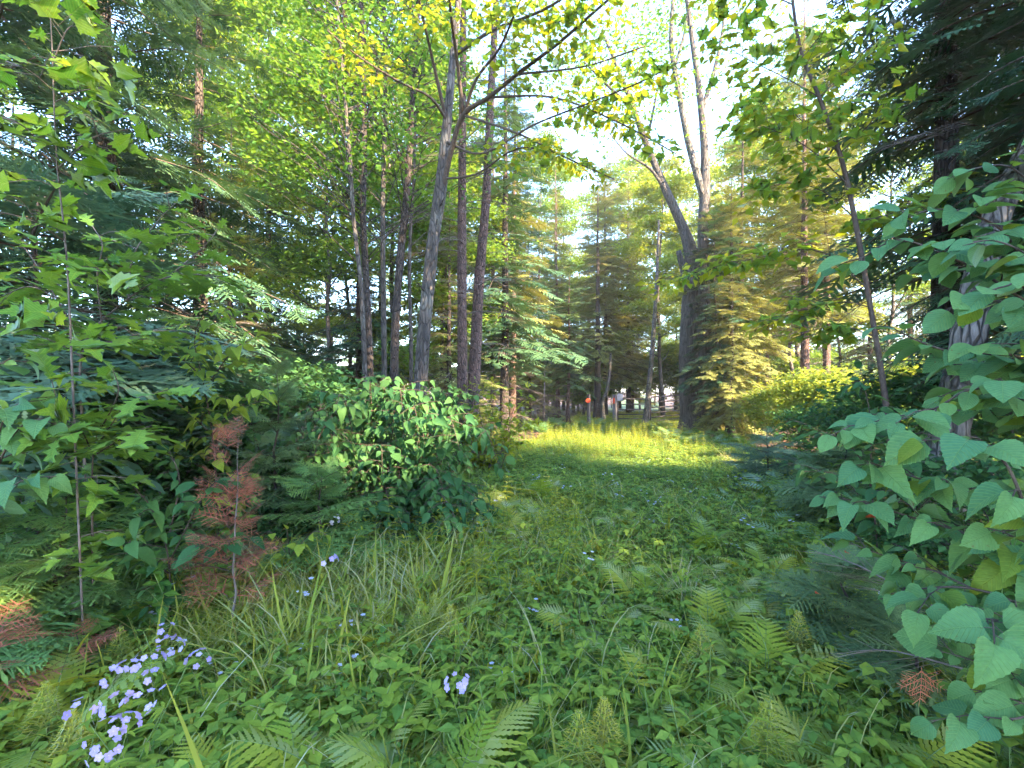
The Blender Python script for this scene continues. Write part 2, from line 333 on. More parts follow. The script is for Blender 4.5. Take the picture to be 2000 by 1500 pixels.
def along(P, n, lo=0.0):                               # n places on the polyline with directions
    P = np.asarray(P); seg = np.linalg.norm(np.diff(P, axis=0), axis=1); s = np.concatenate([[0], np.cumsum(seg)])
    t = (lo + (1 - lo) * (np.arange(n) + rs.rand(n) * .6) / max(n, 1)) * s[-1]
    pos = np.stack([np.interp(t, s, P[:, k]) for k in range(3)], 1)
    e = .02 * s[-1] + 1e-4
    p2 = np.stack([np.interp(np.minimum(t + e, s[-1]), s, P[:, k]) for k in range(3)], 1)
    p1 = np.stack([np.interp(np.maximum(t - e, 0), s, P[:, k]) for k in range(3)], 1)
    d = p2 - p1; d /= np.linalg.norm(d, axis=1)[:, None] + 1e-9
    return pos, d, t / s[-1]
def unit(v): return v / (np.linalg.norm(v, axis=-1, keepdims=True) + 1e-9)

# ------------------------------------------------------------------ fir boughs: main axis +Y, side twigs, needles
def bough(seed, fine=True, droop=.18, spread=.5, gaps=.0, hang=0.0):
    r = np.random.RandomState(seed)
    ax = np.array([[0, t, -droop * t * t + .03 * math.sin(5 * t + seed)] for t in np.linspace(0, 1, 7)])
    wood = [tube(ax, np.linspace(.012, .002, 7), 4, cap=False)]
    tw = [(ax[0] + (ax[-1] - ax[0]) * 0, None)]
    lines = [ax]
    n = 15 if fine else 13
    for i in range(n):
        t = .10 + .87 * i / (n - 1)
        for s in (-1, 1):
            if r.rand() < gaps: continue
            b = np.array([0, t, np.interp(t, ax[:, 1], ax[:, 2])])
            Lt = (spread * math.sin(math.pi * min(1, (1 - t) * .75 + .12)) * (.75 + .4 * r.rand()))
            an = R(58 - 14 * t + r.uniform(-8, 8))
            dr = np.array([s * math.sin(an), math.cos(an), -hang + r.uniform(-.12, .08)])
            k = np.linspace(0, 1, 4)[:, None]
            ln = b + dr * Lt * k + np.array([0, .12, -.12]) * Lt * k * k
            lines.append(ln)
            if fine and Lt > .2:
                for j in (1, 2):
                    for s2 in (-1, 1):
                        d2 = unit(dr + s2 * np.array([dr[1], -dr[0], 0]) * .8)
                        b2 = ln[j]; l2 = Lt * .38 * (.7 + .5 * r.rand())
                        lines.append(np.array([b2, b2 + d2 * l2 * .5, b2 + d2 * l2 - [0, 0, .02]]))
    P, Y, Z, S = [], [], [], []
    for ln in lines[1:]:
        wood.append(tube(ln, np.linspace(.004, .0015, len(ln)), 3, cap=False))
    for li, ln in enumerate(lines):
        Ln = np.linalg.norm(np.diff(ln, axis=0), axis=1).sum()
        step = .016 if fine else .038
        m_ = max(3, int(Ln / step))
        for i in range(m_):
            f = i / m_; q = np.array([np.interp(f, np.linspace(0, 1, len(ln)), ln[:, c]) for c in range(3)])
            d = unit(ln[-1] - ln[0])
            side = np.cross(d, [0, 0, 1.0])
            for s in (-1, 1):
                P.append(q); Y.append(d * (.75 + .3 * r.rand()) + s * side + np.array([0, 0, .35 * r.rand()])); Z.append((r.uniform(-.3, .3), r.uniform(-.3, .3), 1))
                S.append((.030 if fine else .058) * (.75 + .5 * r.rand()))
    P = np.array(P); A = frames(np.array(Y), np.array(Z), S)
    nd = rep(NEEDLE, A, P, r.rand(len(P)) * .35)
    return join(*wood), nd
def spray_soup(seed, tw=8, seg=3, width=.036):
    r = np.random.RandomState(seed); V, fcs, rn = [], [], []
    def twig(b, d, Ln, w):
        side = unit(np.cross(d, [0, 0, 1.0])); o0 = len(V); n = seg * 2
        for k in range(n + 1):
            t = k / n; c = b + d * Ln * t - np.array([0, 0, .10]) * Ln * t * t; ww = w * (1.0 if k % 2 else .35) * (1 - .45 * t); nz = np.array([0, 0, w * .35 * (r.rand() - .3)])
            V.extend([c - side * ww + nz, c + side * ww + nz] if k < n else [c, c])
        for k in range(n): fcs.append((o0 + 2 * k, o0 + 2 * k + 1, o0 + 2 * k + 3, o0 + 2 * k + 2)); rn.append(r_)
    r_ = .0; twig(np.zeros(3), np.array([0, 1.0, 0]), 1.0, width * .8)
    for i in range(tw):
        t = .12 + .8 * i / tw
        for s_ in (-1, 1):
            r_ = r.rand() * .35; a_ = R(52 + r.uniform(-8, 8)); twig(np.array([0, t, -.1 * t * t]), np.array([s_ * math.sin(a_), math.cos(a_), r.uniform(-.15, .1)]), (.52 * (1 - t) + .1) * r.uniform(.75, 1.15), width)
    t = T(np.array(V), fcs); t.rn = np.array(rn); return t
def bigbough(seed, fine=True, droop=.22, n=11, size=.34):
    r = np.random.RandomState(seed); sp_ = [spray_soup(seed + 40 + k, 8 if fine else 5, 3 if fine else 1, .036 if fine else .06) for k in range(2)]
    ax = np.array([[.05 * math.sin(3 * t + seed), t, -droop * t * t + .03 * math.sin(5 * t + seed)] for t in np.linspace(0, 1, 8)])
    P, Y, Z, S = [], [], [], []
    for i in range(n):
        t = .12 + .85 * i / n; b = np.array([np.interp(t, ax[:, 1], ax[:, c]) for c in range(3)])
        for s_ in (-1, 1):
            if r.rand() < .12: continue
            a_ = R(60 - 15 * t + r.uniform(-12, 12)); P.append(b); Y.append((s_ * math.sin(a_), math.cos(a_), r.uniform(-.35, .1))); Z.append((r.randn() * .2, r.randn() * .2, 1)); S.append(size * (1.1 - .55 * t) * r.uniform(.7, 1.25) * (1 if t > .25 else .7))
    P.append(ax[-2]); Y.append((0, 1, -.2)); Z.append((0, 0, 1)); S.append(size * .6)
    P = np.array(P); A = frames(np.array(Y), np.array(Z), S); nd = []
    for k in range(2):
        q = rep(sp_[k], A[k::2], P[k::2], np.zeros(len(P[k::2]))); q.rn = np.tile(sp_[k].rn, len(P[k::2])) + np.repeat(r.rand(len(P[k::2])) * .3, len(sp_[k].tot)); nd.append(q)
    w = join(tube(ax, np.linspace(.009, .0015, 8), 4, cap=False)); m_ = join(*nd); m_.rn = np.concatenate([q.rn for q in nd]); return w, m_
def fine_bough(seed, n=7, width=.030, tw=7):
    r = np.random.RandomState(seed); sp_ = [spray_soup(seed + 60 + k, tw, 7, width) for k in range(2)]
    P, Y, Z, S = [np.zeros(3)], [(0, 1.0, 0)], [(0, 0, 1.0)], [1.0]
    for i in range(n):
        t = .15 + .75 * i / n
        for s_ in (-1, 1):
            a_ = R(56 + r.uniform(-10, 10)); P.append(np.array([0, t, -.1 * t * t])); Y.append((s_ * math.sin(a_), math.cos(a_), r.uniform(-.3, .15))); Z.append((r.randn() * .2, r.randn() * .2, 1)); S.append((.55 * (1 - t) + .12) * r.uniform(.8, 1.15))
    P = np.array(P); A = frames(np.array(Y), np.array(Z), S); nd = []
    for k in range(2):
        q = rep(sp_[k], A[k::2], P[k::2], np.zeros(len(P[k::2]))); q.rn = np.tile(sp_[k].rn, len(P[k::2])) + np.repeat(r.rand(len(P[k::2])) * .3, len(sp_[k].tot)); nd.append(q)
    ax = np.array([[0, t, -.1 * t * t - .004] for t in np.linspace(0, 1, 6)])
    m_ = join(*nd); m_.rn = np.concatenate([q.rn for q in nd]); return join(tube(ax, np.linspace(.010, .002, 6), 4, cap=False)), m_
BIG = [bigbough(s) for s in (21, 22, 23, 24)]
BIGC = [bigbough(s, False, .2, 8, .38) for s in (25, 26, 27)]
BIGH = [bigbough(s, False, .4, 9, .34) for s in (28, 29, 30)]
BOUGH = [fine_bough(s) for s in (1, 2, 3)]
DEADB = [fine_bough(s, 4, .017, 5) for s in (31, 32, 33)]
BARE = [bough(s, False, .2, .45, .45)[0] for s in (10, 11, 12)]

def rep_pair(temps, A, P, seed):
    r = np.random.RandomState(seed); pick = r.randint(0, len(temps), len(P)); ws, ns = [], []
    for k, (w, nd) in enumerate(temps):
        i = np.where(pick == k)[0]
        if len(i) == 0: continue
        ws.append(rep(w, A[i], P[i], np.zeros(len(i))))
        t = rep(nd, A[i], P[i], np.zeros(len(i))); t.rn = (np.tile(nd.rn, len(i)) + np.repeat(r.rand(len(i)) * .65, len(nd.tot)))
        ns.append(t)
    return ws, ns
def jn(ts):
    r = join(*ts); r.rn = np.concatenate([getattr(t, 'rn', np.zeros(len(t.tot))) for t in ts]); return r

def conifer_crown(H, base, rad, nb, seed, temps, lift=.1, power=.8, top=.25, sparse=0.0, lean=(0, 0)):
    r = np.random.RandomState(seed)
    f = np.sort(r.rand(nb) ** 1.05); z = base + (H - base) * f
    L = (rad * (1 - f) ** power + top * .6) * (.65 + .5 * r.rand(nb))
    if sparse: L *= np.where(r.rand(nb) < sparse, .45, 1)
    az = (np.arange(nb) * 2.399 + r.rand(nb) * .8)
    el = lift + .5 * f ** 2 - .25 * (1 - f) + r.uniform(-.12, .12, nb)
    Y = np.stack([np.cos(az) * np.cos(el), np.sin(az) * np.cos(el), np.sin(el)], 1)
    Z = np.stack([r.uniform(-.25, .25, nb), r.uniform(-.25, .25, nb), np.ones(nb)], 1)
    P = np.stack([lean[0] * z / H, lean[1] * z / H, z], 1)
    return frames(Y, Z, L), P
def conifer(label, loc, H, base, rad, nb, seed, mat, temps=BIGC, trunk_r=.12, bark='bark_dark', group=None, lift=.1, dead=0, power=.8, name='fir_tree', cat='tree', sparse=0.0, rz=0, boughs_as_parts=False):
    root = thing(name, label, cat, loc, group, rz)
    n = 12; zz = np.linspace(-.1, H * .98, n)
    P = np.stack([np.cumsum(rs.randn(n) * .012), np.cumsum(rs.randn(n) * .012), zz], 1); P[0, :2] = 0
    rr = trunk_r * (1 - zz / H * .93).clip(.05); rr[0] *= 1.35
    tr = obj('trunk', mesh('trunk', [(tube(P, rr, 10, .12), M[bark])], True), root)
    A, Q = conifer_crown(H, base, rad, nb, seed, temps, lift, power, sparse=sparse)
    if boughs_as_parts:
        for i in range(len(Q)):
            w, nd = temps[i % len(temps)]
            key = ('bough', id(w), mat)
            if key not in CACHE: CACHE[key] = mesh('bough', [(w, M['twig']), (nd, M[mat])])
            o = obj('bough', CACHE[key], root); Mx = Matrix(A[i].tolist()).to_4x4(); Mx.translation = Vector(Q[i]); o.matrix_local = Mx
    else:
        ws, ns = rep_pair(temps, A, Q, seed)
        obj('crown', mesh('crown', [(jn(ws), M['twig']), (jn(ns), M[mat])]), root, kind='stuff')
    if dead:
        r = np.random.RandomState(seed + 50); z = r.uniform(.6, base + .2 * (H - base), dead); az = r.rand(dead) * 6.28
        Y = np.stack([np.cos(az), np.sin(az), r.uniform(-.25, .15, dead)], 1)
        A2 = frames(Y, np.tile([0, 0, 1.0], (dead, 1)), r.uniform(.35, .95, dead) * min(rad, 1.3))
        ts = [rep(BARE[k], A2[k::3], np.stack([0 * z, 0 * z, z], 1)[k::3], np.zeros(len(A2[k::3]))) for k in range(3)]
        obj('dead_branches', mesh('dead_branches', [(jn(ts), M['twig_grey'])]), root, kind='stuff')
    return root
CACHE = {}

# ------------------------------------------------------------------ broadleaf trees
def leaf_clusters(C, per, flat, size, seed, temp, mat, out=None, tilt=.5):
    """leaves around the points C in flattened clusters"""
    r = np.random.RandomState(seed); N = len(C) * per
    P = np.repeat(C, per, 0) + r.randn(N, 3) * np.array([flat, flat, flat * .32])
    az = r.rand(N) * 6.283; Y = np.stack([np.cos(az), np.sin(az), r.uniform(-.6, .15, N)], 1)
    Z = np.stack([r.randn(N) * tilt, r.randn(N) * tilt, np.ones(N)], 1)
    S = size * (.6 + .7 * r.rand(N))
    return rep(temp, frames(Y, Z, S), P, r.rand(N))
def broad(label, loc, H, base, rad, nl, seed, mat, leaf=.11, per=16, trunk_r=.1, bark='bark_maple', group=None, path=None, flat=.42, name='maple_tree', twigs=5, temp=FARLEAF, rise=.55, rz=0, sub=1.0):
    r = np.random.RandomState(seed)
    root = thing(name, label, 'tree', loc, group, rz)
    if path is None:
        n = 12; zz = np.linspace(-.1, H * .95, n)
        P = np.stack([np.cumsum(r.randn(n) * H * .006), np.cumsum(r.randn(n) * H * .006), zz], 1); P[0, :2] = 0
        rr = trunk_r * (1 - zz / H * .9).clip(.08); rr[0] *= 1.3
    else:
        P, rr = path
    obj('trunk', mesh('trunk', [(tube(P, rr, 12, .1), M[bark])], True), root)
    limbs, C = [], []
    zs = P[:, 2]
    for i in range(nl):
        f = (i + r.rand()) / nl; z = base + (H - base) * f ** .9
        b = np.array([np.interp(z, zs, P[:, 0]), np.interp(z, zs, P[:, 1]), min(z, zs[-1])])
        az = i * 2.399 + r.rand(); Ln = rad * (1 - .6 * f) * (.6 + .5 * r.rand())
        d = np.array([math.cos(az), math.sin(az), rise * (.5 + r.rand())]); d /= np.linalg.norm(d)
        pts = [b, b + d * Ln * .35 + [0, 0, .02], b + d * Ln * .7 + np.array([0, 0, -.02 * Ln]) + r.randn(3) * .06 * Ln, b + d * Ln + np.array([0, 0, -.08 * Ln]) + r.randn(3) * .1 * Ln]
        sp = spline(pts, 3)
        r0 = max(.008, trunk_r * .35 * (1 - f * .6)); limbs.append(tube(sp, np.linspace(r0, .006, len(sp)), 5, cap=False))
        C.append(sp[-3:])
        for j in range(twigs):
            t = .3 + .65 * (j + r.rand()) / twigs; k = int(t * (len(sp) - 1)); b2 = sp[k]
            s = 1 if j % 2 else -1; perp = np.array([-d[1], d[0], .1]) * s
            d2 = unit(d * .8 + perp * .9 + r.randn(3) * .15); l2 = Ln * .45 * (1.1 - t * .6)
            tw = np.array([b2, b2 + d2 * l2 * .5 + [0, 0, .03], b2 + d2 * l2])
            limbs.append(tube(tw, [r0 * .4, .005, .003], 4, cap=False)); C.append(tw[1:]); C.append(tw[1:2] * .5 + tw[2:] * .5)
    obj('branches', mesh('branches', [(jn(limbs), M[bark])], True), root, kind='stuff')
    C = np.vstack(C)
    obj('crown', mesh('crown', [(leaf_clusters(C, per, flat, leaf, seed, temp, mat), M[mat])]), root, kind='stuff')
    return root

# ------------------------------------------------------------------ saplings and shrubs from real branches, nearest leaves as parts
def wp(pts, loc):
    """rows (px, py, d) -> local points"""
    return np.array([W(*p[:3]) for p in pts]) - np.array(loc)
def leafy(root, loc, lines, spacing, size, temp, mats, seed, max_parts=290, up=(0, 0, 1), stalk=.25, droop=.3, spread=1.0, jitter=.35, side_twigs=0, twig_len=.3, bark='twig', rad=.008, face=0.0, twig_rise=.05, bias=None, limbname='branch', layer=.4):
    """lines: list of (local points, radius). Leaves alternate along them; the biggest 290 in view become parts."""
    r = np.random.RandomState(seed); Pn, Yn, Zn, Sn = [], [], [], []; soups = []
    for li, (pts, r0) in enumerate(lines):
        sp = spline(pts, 6) if len(pts) > 1 else pts
        soups.append(tube(sp, np.linspace(r0, max(.0018, r0 * .25), len(sp)), 7 if r0 > .01 else 5, .08))
        L_ = np.linalg.norm(np.diff(sp, axis=0), axis=1).sum()
        todo = [(sp, .25 if r0 > .012 else .1)]
        if side_twigs:
            ps, ds, ts = along(sp, max(2, int(L_ * side_twigs)), .2)
            for k in range(len(ps)):
                s = 1 if k % 2 else -1
                perp = np.cross(ds[k], [0, 0, 1.0]); perp = perp / (np.linalg.norm(perp) + 1e-6)
                if np.linalg.norm(perp) < .3 or abs(ds[k][2]) > .8:
                    a_ = r.rand() * 6.28; perp = np.array([math.cos(a_), math.sin(a_), 0]); s = 1
                d2 = unit(ds[k] * .6 * (0 if abs(ds[k][2]) > .8 else 1) + perp * s + np.array([0, 0, twig_rise]) + r.randn(3) * .12)
                l2 = twig_len * (.6 + .8 * r.rand()) * (1.15 - ts[k] * .6)
                tw = np.array([ps[k], ps[k] + d2 * l2 * .5 + [0, 0, .01], ps[k] + d2 * l2 + [0, 0, -.04 * l2]])
                soups.append(tube(tw, [r0 * .35 + .001, .002, .0015], 4, cap=False)); todo.append((tw, .15))
        for sp2, lo in todo:
            l2 = np.linalg.norm(np.diff(sp2, axis=0), axis=1).sum()
            n = max(2, int(l2 / spacing)); ps, ds, ts = along(sp2, n, lo)
            for k in range(n):
                s = 1 if k % 2 else -1
                perp = np.cross(ds[k], np.array(up)); nn = np.linalg.norm(perp)
                if nn < .5:
                    a_ = k * 2.4 + r.rand(); perp = np.array([math.cos(a_), math.sin(a_), 0])
                else: perp = perp / nn
                Y = unit(ds[k] * (.55 if nn >= .5 else .1) + perp * s * spread + r.randn(3) * jitter * .5 + np.array([0, 0, -droop * r.rand() * 1.4]))
                Z = np.array(up) + r.randn(3) * layer + np.array([0, -face, 0])
                if k == n - 1: Y = unit(ds[k] + [0, 0, -droop])
                Sz = size * (.45 + .9 * r.rand()) * (1.05 - .35 * ts[k])
                Pn.append(ps[k] + Y * stalk * Sz); Yn.append(Y); Zn.append(Z); Sn.append(Sz)
                soups.append(tube(np.array([ps[k], ps[k] + Y * stalk * Sz]), [.0016, .0012], 3, cap=False))
    obj(limbname, mesh(limbname, [(jn(soups), M[bark])], True), root, kind='stuff')
    Pn, Yn, Zn, Sn = map(np.array, (Pn, Yn, Zn, Sn)); A = frames(Yn, Zn, Sn); rn = r.rand(len(Pn)); A[:, :, 0] *= (.78 + .38 * r.rand(len(Pn)))[:, None]; A[:, :, 2] *= (.3 + 2.0 * r.rand(len(Pn)))[:, None]
    Wd = Pn + np.array(loc); vis = (Wd[:, 1] > .4) & (abs(Wd[:, 0]) < Wd[:, 1] * 1.15)
    score = np.where(vis, Sn / np.maximum(Wd[:, 1], .3), -1); order = np.argsort(-score)
    near = order[:max_parts]; near = near[(score[near] * F > 9)]
    rest = np.setdiff1d(np.arange(len(Pn)), near)
    for i in near:
        mname = mats[0] if (len(mats) == 1 or r.rand() > .08) else mats[1]
        key = (id(temp), mname)
        if key not in CACHE: CACHE[key] = mesh('leaf', [(temp, M[mname])], True)
        o = obj('leaf', CACHE[key], root); Mx = Matrix(A[i].tolist()).to_4x4(); Mx.translation = Vector(Pn[i]); o.matrix_local = Mx
    if len(rest):
        obj('foliage', mesh('foliage', [(rep(temp if len(temp.tot) < 14 else SIMPLE, A[rest], Pn[rest], rn[rest]), M[FLAT.get(mats[0], mats[0])])], True), root, kind='stuff')
    return root
FLAT = {'maple_near': 'maple_bright', 'oak': 'maple', 'round': 'ovate', 'round_yellow': 'ovate'}

# ------------------------------------------------------------------ the ground
gx = np.concatenate([-np.geomspace(600, 14, 14), np.linspace(-12, 16, 113), np.geomspace(18, 600, 14)])
gy = np.concatenate([[-600, -200, -60, -20, -8], np.linspace(-4, 30, 137), np.geomspace(32, 900, 16)])
X, Y = np.meshgrid(gx, gy, indexing='ij')
fade = np.clip(1.5 - np.maximum(abs(X), abs(Y)) / 40, 0, 1)
Zg = ground_z(X, Y) * fade
V = np.stack([X, Y, Zg], 2).reshape(-1, 3); ny = len(gy)
fc = [(i * ny + j, (i + 1) * ny + j, (i + 1) * ny + j + 1, i * ny + j + 1) for i in range(len(gx) - 1) for j in range(ny - 1)]
obj('ground', mesh('ground', [(T(V, fc), M['floor'])], True), kind='structure')

m, N, L = nodes('shadow_lift_haze')
pv = N.new('ShaderNodeVolumePrincipled'); pv.inputs['Color'].default_value = (.92, .90, 1.0, 1); pv.inputs['Density'].default_value = HAZE; pv.inputs['Anisotropy'].default_value = .2  # thin lilac haze added to lift the shadows
out = N.new('ShaderNodeOutputMaterial'); L.new(pv.outputs[0], out.inputs['Volume'])
bx = np.array([(x, y, z) for x in (-640, 640) for y in (-640, 940) for z in (-1.2, 32)])
if HAZE: obj('haze', mesh('haze', [(T(bx, [(0, 1, 3, 2), (4, 6, 7, 5), (0, 4, 5, 1), (2, 3, 7, 6), (0, 2, 6, 4), (1, 5, 7, 3)]), m)]), kind='stuff')

# ------------------------------------------------------------------ scattered undergrowth that nobody could count (instances on points)
def scatter(name, temps, pts, rotz, tilt, scl, label=None):
    """stuff: one object whose points carry small plant meshes"""
    me = bpy.data.meshes.new(name); me.vertices.add(len(pts)); me.vertices.foreach_set('co', np.asarray(pts, np.float32).ravel())
    rot = np.stack([tilt * rs.randn(len(pts)), tilt * rs.randn(len(pts)), rotz], 1).astype(np.float32)
    at = me.attributes.new('rot', 'FLOAT_VECTOR', 'POINT'); at.data.foreach_set('vector', rot.ravel())
    at = me.attributes.new('scl', 'FLOAT', 'POINT'); at.data.foreach_set('value', np.asarray(scl, np.float32))
    at = me.attributes.new('pick', 'INT', 'POINT'); at.data.foreach_set('value', rs.randint(0, len(temps), len(pts)).astype(np.int32))
    o = obj(name, me, kind='stuff', label=label)
    c = bpy.data.collections.new(name + '_kinds')
    for i, t in enumerate(temps):
        c.objects.link(bpy.data.objects.new('%s_kind_%d' % (name, i), t))
    g = bpy.data.node_groups.new(name, 'GeometryNodeTree')
    g.interface.new_socket('Geometry', in_out='INPUT', socket_type='NodeSocketGeometry'); g.interface.new_socket('Geometry', in_out='OUTPUT', socket_type='NodeSocketGeometry')
    N, L = g.nodes, g.links
    gi = N.new('NodeGroupInput'); go = N.new('NodeGroupOutput')
    ip = N.new('GeometryNodeInstanceOnPoints'); ci = N.new('GeometryNodeCollectionInfo')
    ci.inputs['Collection'].default_value = c; ci.inputs['Separate Children'].default_value = True; ci.inputs['Reset Children'].default_value = True
    def na(n_, ty):
        a_ = N.new('GeometryNodeInputNamedAttribute'); a_.data_type = ty; a_.inputs[0].default_value = n_; return a_.outputs[0]
    L.new(gi.outputs[0], ip.inputs['Points']); L.new(ci.outputs[0], ip.inputs['Instance'])
    ip.inputs['Pick Instance'].default_value = True; L.new(na('pick', 'INT'), ip.inputs['Instance Index'])
    L.new(na('rot', 'FLOAT_VECTOR'), ip.inputs['Rotation']); L.new(na('scl', 'FLOAT'), ip.inputs['Scale'])
    L.new(ip.outputs[0], go.inputs[0])
    md = o.modifiers.new('instances', 'NODES'); md.node_group = g
    return o
def area(n, y0, y1, half, seed, off=0.0, pw=1.4, ex=None):
    """n ground points beside the track's centre line, denser near the viewer"""
    r = np.random.RandomState(seed); y = y0 + (y1 - y0) * r.rand(n) ** pw; x = path_x(y) + off + (half(y) if callable(half) else half) * (r.rand(n) * 2 - 1)
    k = (abs(x) < y * 1.2 + .6)
    if ex is not None: k &= ~ex(x, y)
    x, y = x[k], y[k]
    return np.stack([x, y, ground_z(x, y)], 1)
# -- templates
def clump_blades(n, h, seed, spread=.06, lean=.6, w=.006):
    r = np.random.RandomState(seed); V, fcs = [], []
    for _ in range(n):
        b = np.array([r.randn() * spread, r.randn() * spread, 0]); a_ = r.rand() * 6.28; d = np.array([math.cos(a_), math.sin(a_), 0]); hh = h * (.5 + .6 * r.rand()); ln = lean * (.3 + r.rand()) * hh
        sd = np.array([-d[1], d[0], 0]) * w * (.7 + .6 * r.rand()); o0 = len(V); dr = r.rand() * .5
        for k in range(5):
            t = k / 5; c = b + d * ln * t ** 1.8 + np.array([0, 0, hh * (t - dr * t ** 3)]); ww = sd * (1 - t) ** .6
            V += [c - ww, c + ww]
        V.append(b + d * ln + np.array([0, 0, hh * (1 - dr)]))
        for k in range(4): fcs.append((o0 + 2 * k, o0 + 2 * k + 1, o0 + 2 * k + 3, o0 + 2 * k + 2))
        fcs.append((o0 + 8, o0 + 9, o0 + 10))
    t = T(np.array(V), fcs); t.rn = np.repeat(r.rand(n) * .4, 5); return t
def trifoliate(n, h, seed, size=.045, spread=.07):
    r = np.random.RandomState(seed); P, Y, Z, S, st = [], [], [], [], []
    for _ in range(n):
        b = np.array([r.randn() * spread, r.randn() * spread, 0]); a_ = r.rand() * 6.28; top = b + np.array([math.cos(a_) * .04, math.sin(a_) * .04, h * (.4 + .7 * r.rand())])
        st.append(tube(np.array([b, top]), [.0015, .001], 3, cap=False))
        for k in range(3):
            q = a_ + (k - 1) * 1.5; P.append(top); Y.append((math.cos(q), math.sin(q), r.uniform(-.3, .15))); Z.append((r.randn() * .25, r.randn() * .25, 1)); S.append(size * (.7 + .6 * r.rand()))
    return jn(st), rep(SIMPLE, frames(np.array(Y), np.array(Z), S), np.array(P), r.rand(len(P)) * .4)
def herb(h, pairs, size, seed, temp=LANCE, flop=.1, per=2):
    r = np.random.RandomState(seed); P, Y, Z, S = [], [], [], []
    st = np.array([[0, 0, 0], [r.randn() * .03 * h, r.randn() * .03 * h, h * .5], [r.randn() * .1 * h, r.randn() * .1 * h, h]])
    sp = spline(st, 4)
    for k in range(pairs):
        t = .15 + .85 * k / (pairs - 1) if pairs > 1 else 1; z = t * h; b = np.array([np.interp(z, sp[:, 2], sp[:, 0]), np.interp(z, sp[:, 2], sp[:, 1]), z])
        for j in range(per):
            a_ = k * 1.57 + j * 6.283 / per + r.randn() * .25; el = .75 * t - .15 - flop
            P.append(b); Y.append((math.cos(a_), math.sin(a_), el)); Z.append((-math.cos(a_) * .3, -math.sin(a_) * .3, 1)); S.append(size * (1.1 - .55 * t) * (.8 + .4 * r.rand()))
    return tube(sp, np.linspace(.003, .0015, len(sp)), 5, cap=False), rep(temp, frames(np.array(Y), np.array(Z), S), np.array(P), r.rand(len(P)) * .4), (np.array(P), np.array(Y), np.array(Z), S)
def frond_soup(seed, pairs=17, arch=.9, teeth=7):
    """one fern frond, rachis along +Y, 1 long"""
    r = np.random.RandomState(seed)
    t = np.linspace(0, 1, 12); ys = t * (1 - .12 * t); zs = .52 * t - arch * .62 * t * t
    rach = np.stack([0 * t, ys, zs], 1); wood = tube(rach, np.linspace(.006, .0015, 12), 4, cap=False)
    V, fcs = [], []
    for i in range(pairs):
        f = .16 + .83 * (i + .3) / pairs; b = np.array([0, np.interp(f, t, ys), np.interp(f, t, zs)]); sl = np.array([0, 1 - .24 * f, .52 - arch * 1.24 * f]); sl /= np.linalg.norm(sl)
        Lp = .30 * math.sin(math.pi * min(1, ((1 - f) ** .8) * .66 + .04)) * (.9 + .2 * r.rand()) * (1 if f > .25 else .75)
        for s in (-1, 1):
            d = unit(np.array([s * 1.0, 0, -.12]) + sl * (.28 + .5 * f) + r.randn(3) * .04); nrm = np.cross(d, sl) * s; e2 = np.cross(nrm, d)
            wd = min(Lp * .12, .024) + .003; o0 = len(V); K = teeth * 2
            ctr = [b + d * Lp * (k / K) + np.array([0, 0, -.10]) * Lp * (k / K) ** 2 for k in range(K + 1)]
            for k in range(K + 1):
                env = wd * (1 - (k / K) ** 1.6) ** .7 * (1.0 if k % 2 else .52) + .0005
                V += [ctr[k] + e2 * env, ctr[k], ctr[k] - e2 * env]
            for k in range(K):
                a0 = o0 + 3 * k; fcs += [(a0, a0 + 3, a0 + 4, a0 + 1), (a0 + 1, a0 + 4, a0 + 5, a0 + 2)]
    fr = T(np.array(V), fcs); fr.rn = np.full(len(fcs), .0); return wood, fr
FROND = [frond_soup(1), frond_soup(2, 15, .75), frond_soup(3, 19, 1.15)]
FRONDC = [frond_soup(4, 11, .9, 2), frond_soup(5, 12, 1.1, 2)]
def horsetail_soup(h, seed):
    r = np.random.RandomState(seed); st = np.array([[0, 0, 0], [.01, 0, h * .5], [r.randn() * .03, r.randn() * .03, h]]); ws = [tube(spline(st, 4), np.linspace(.003, .001, 9), 4, cap=False)]
    V, fcs = [], []
    for k in range(13):
        z = h * (.22 + .77 * k / 13); Lw = .15 * (1.05 - k / 13)
        for j in range(11):
            a_ = j * .571 + k * .3 + r.randn() * .1; d = np.array([math.cos(a_), math.sin(a_), .35]); sd = np.array([-d[1], d[0], 0]) * .0022; b = np.array([0, 0, z]); m_ = b + d * Lw * .55; e_ = b + d * Lw + [0, 0, -.03]
            o0 = len(V); V += [b - sd, b + sd, m_ + sd, m_ - sd, e_]; fcs += [(o0, o0 + 1, o0 + 2, o0 + 3), (o0 + 3, o0 + 2, o0 + 4)]
            for s in (-1, 1):
                q = m_; e3 = q + d * Lw * .3 + s * np.array([-d[1], d[0], 0]) * Lw * .25; o0 = len(V); V += [q - [0, 0, .002], q + [0, 0, .002], e3]; fcs += [(o0, o0 + 1, o0 + 2)]
    t = T(np.array(V), fcs); t.rn = r.rand(len(fcs)) * .3; return jn(ws), t

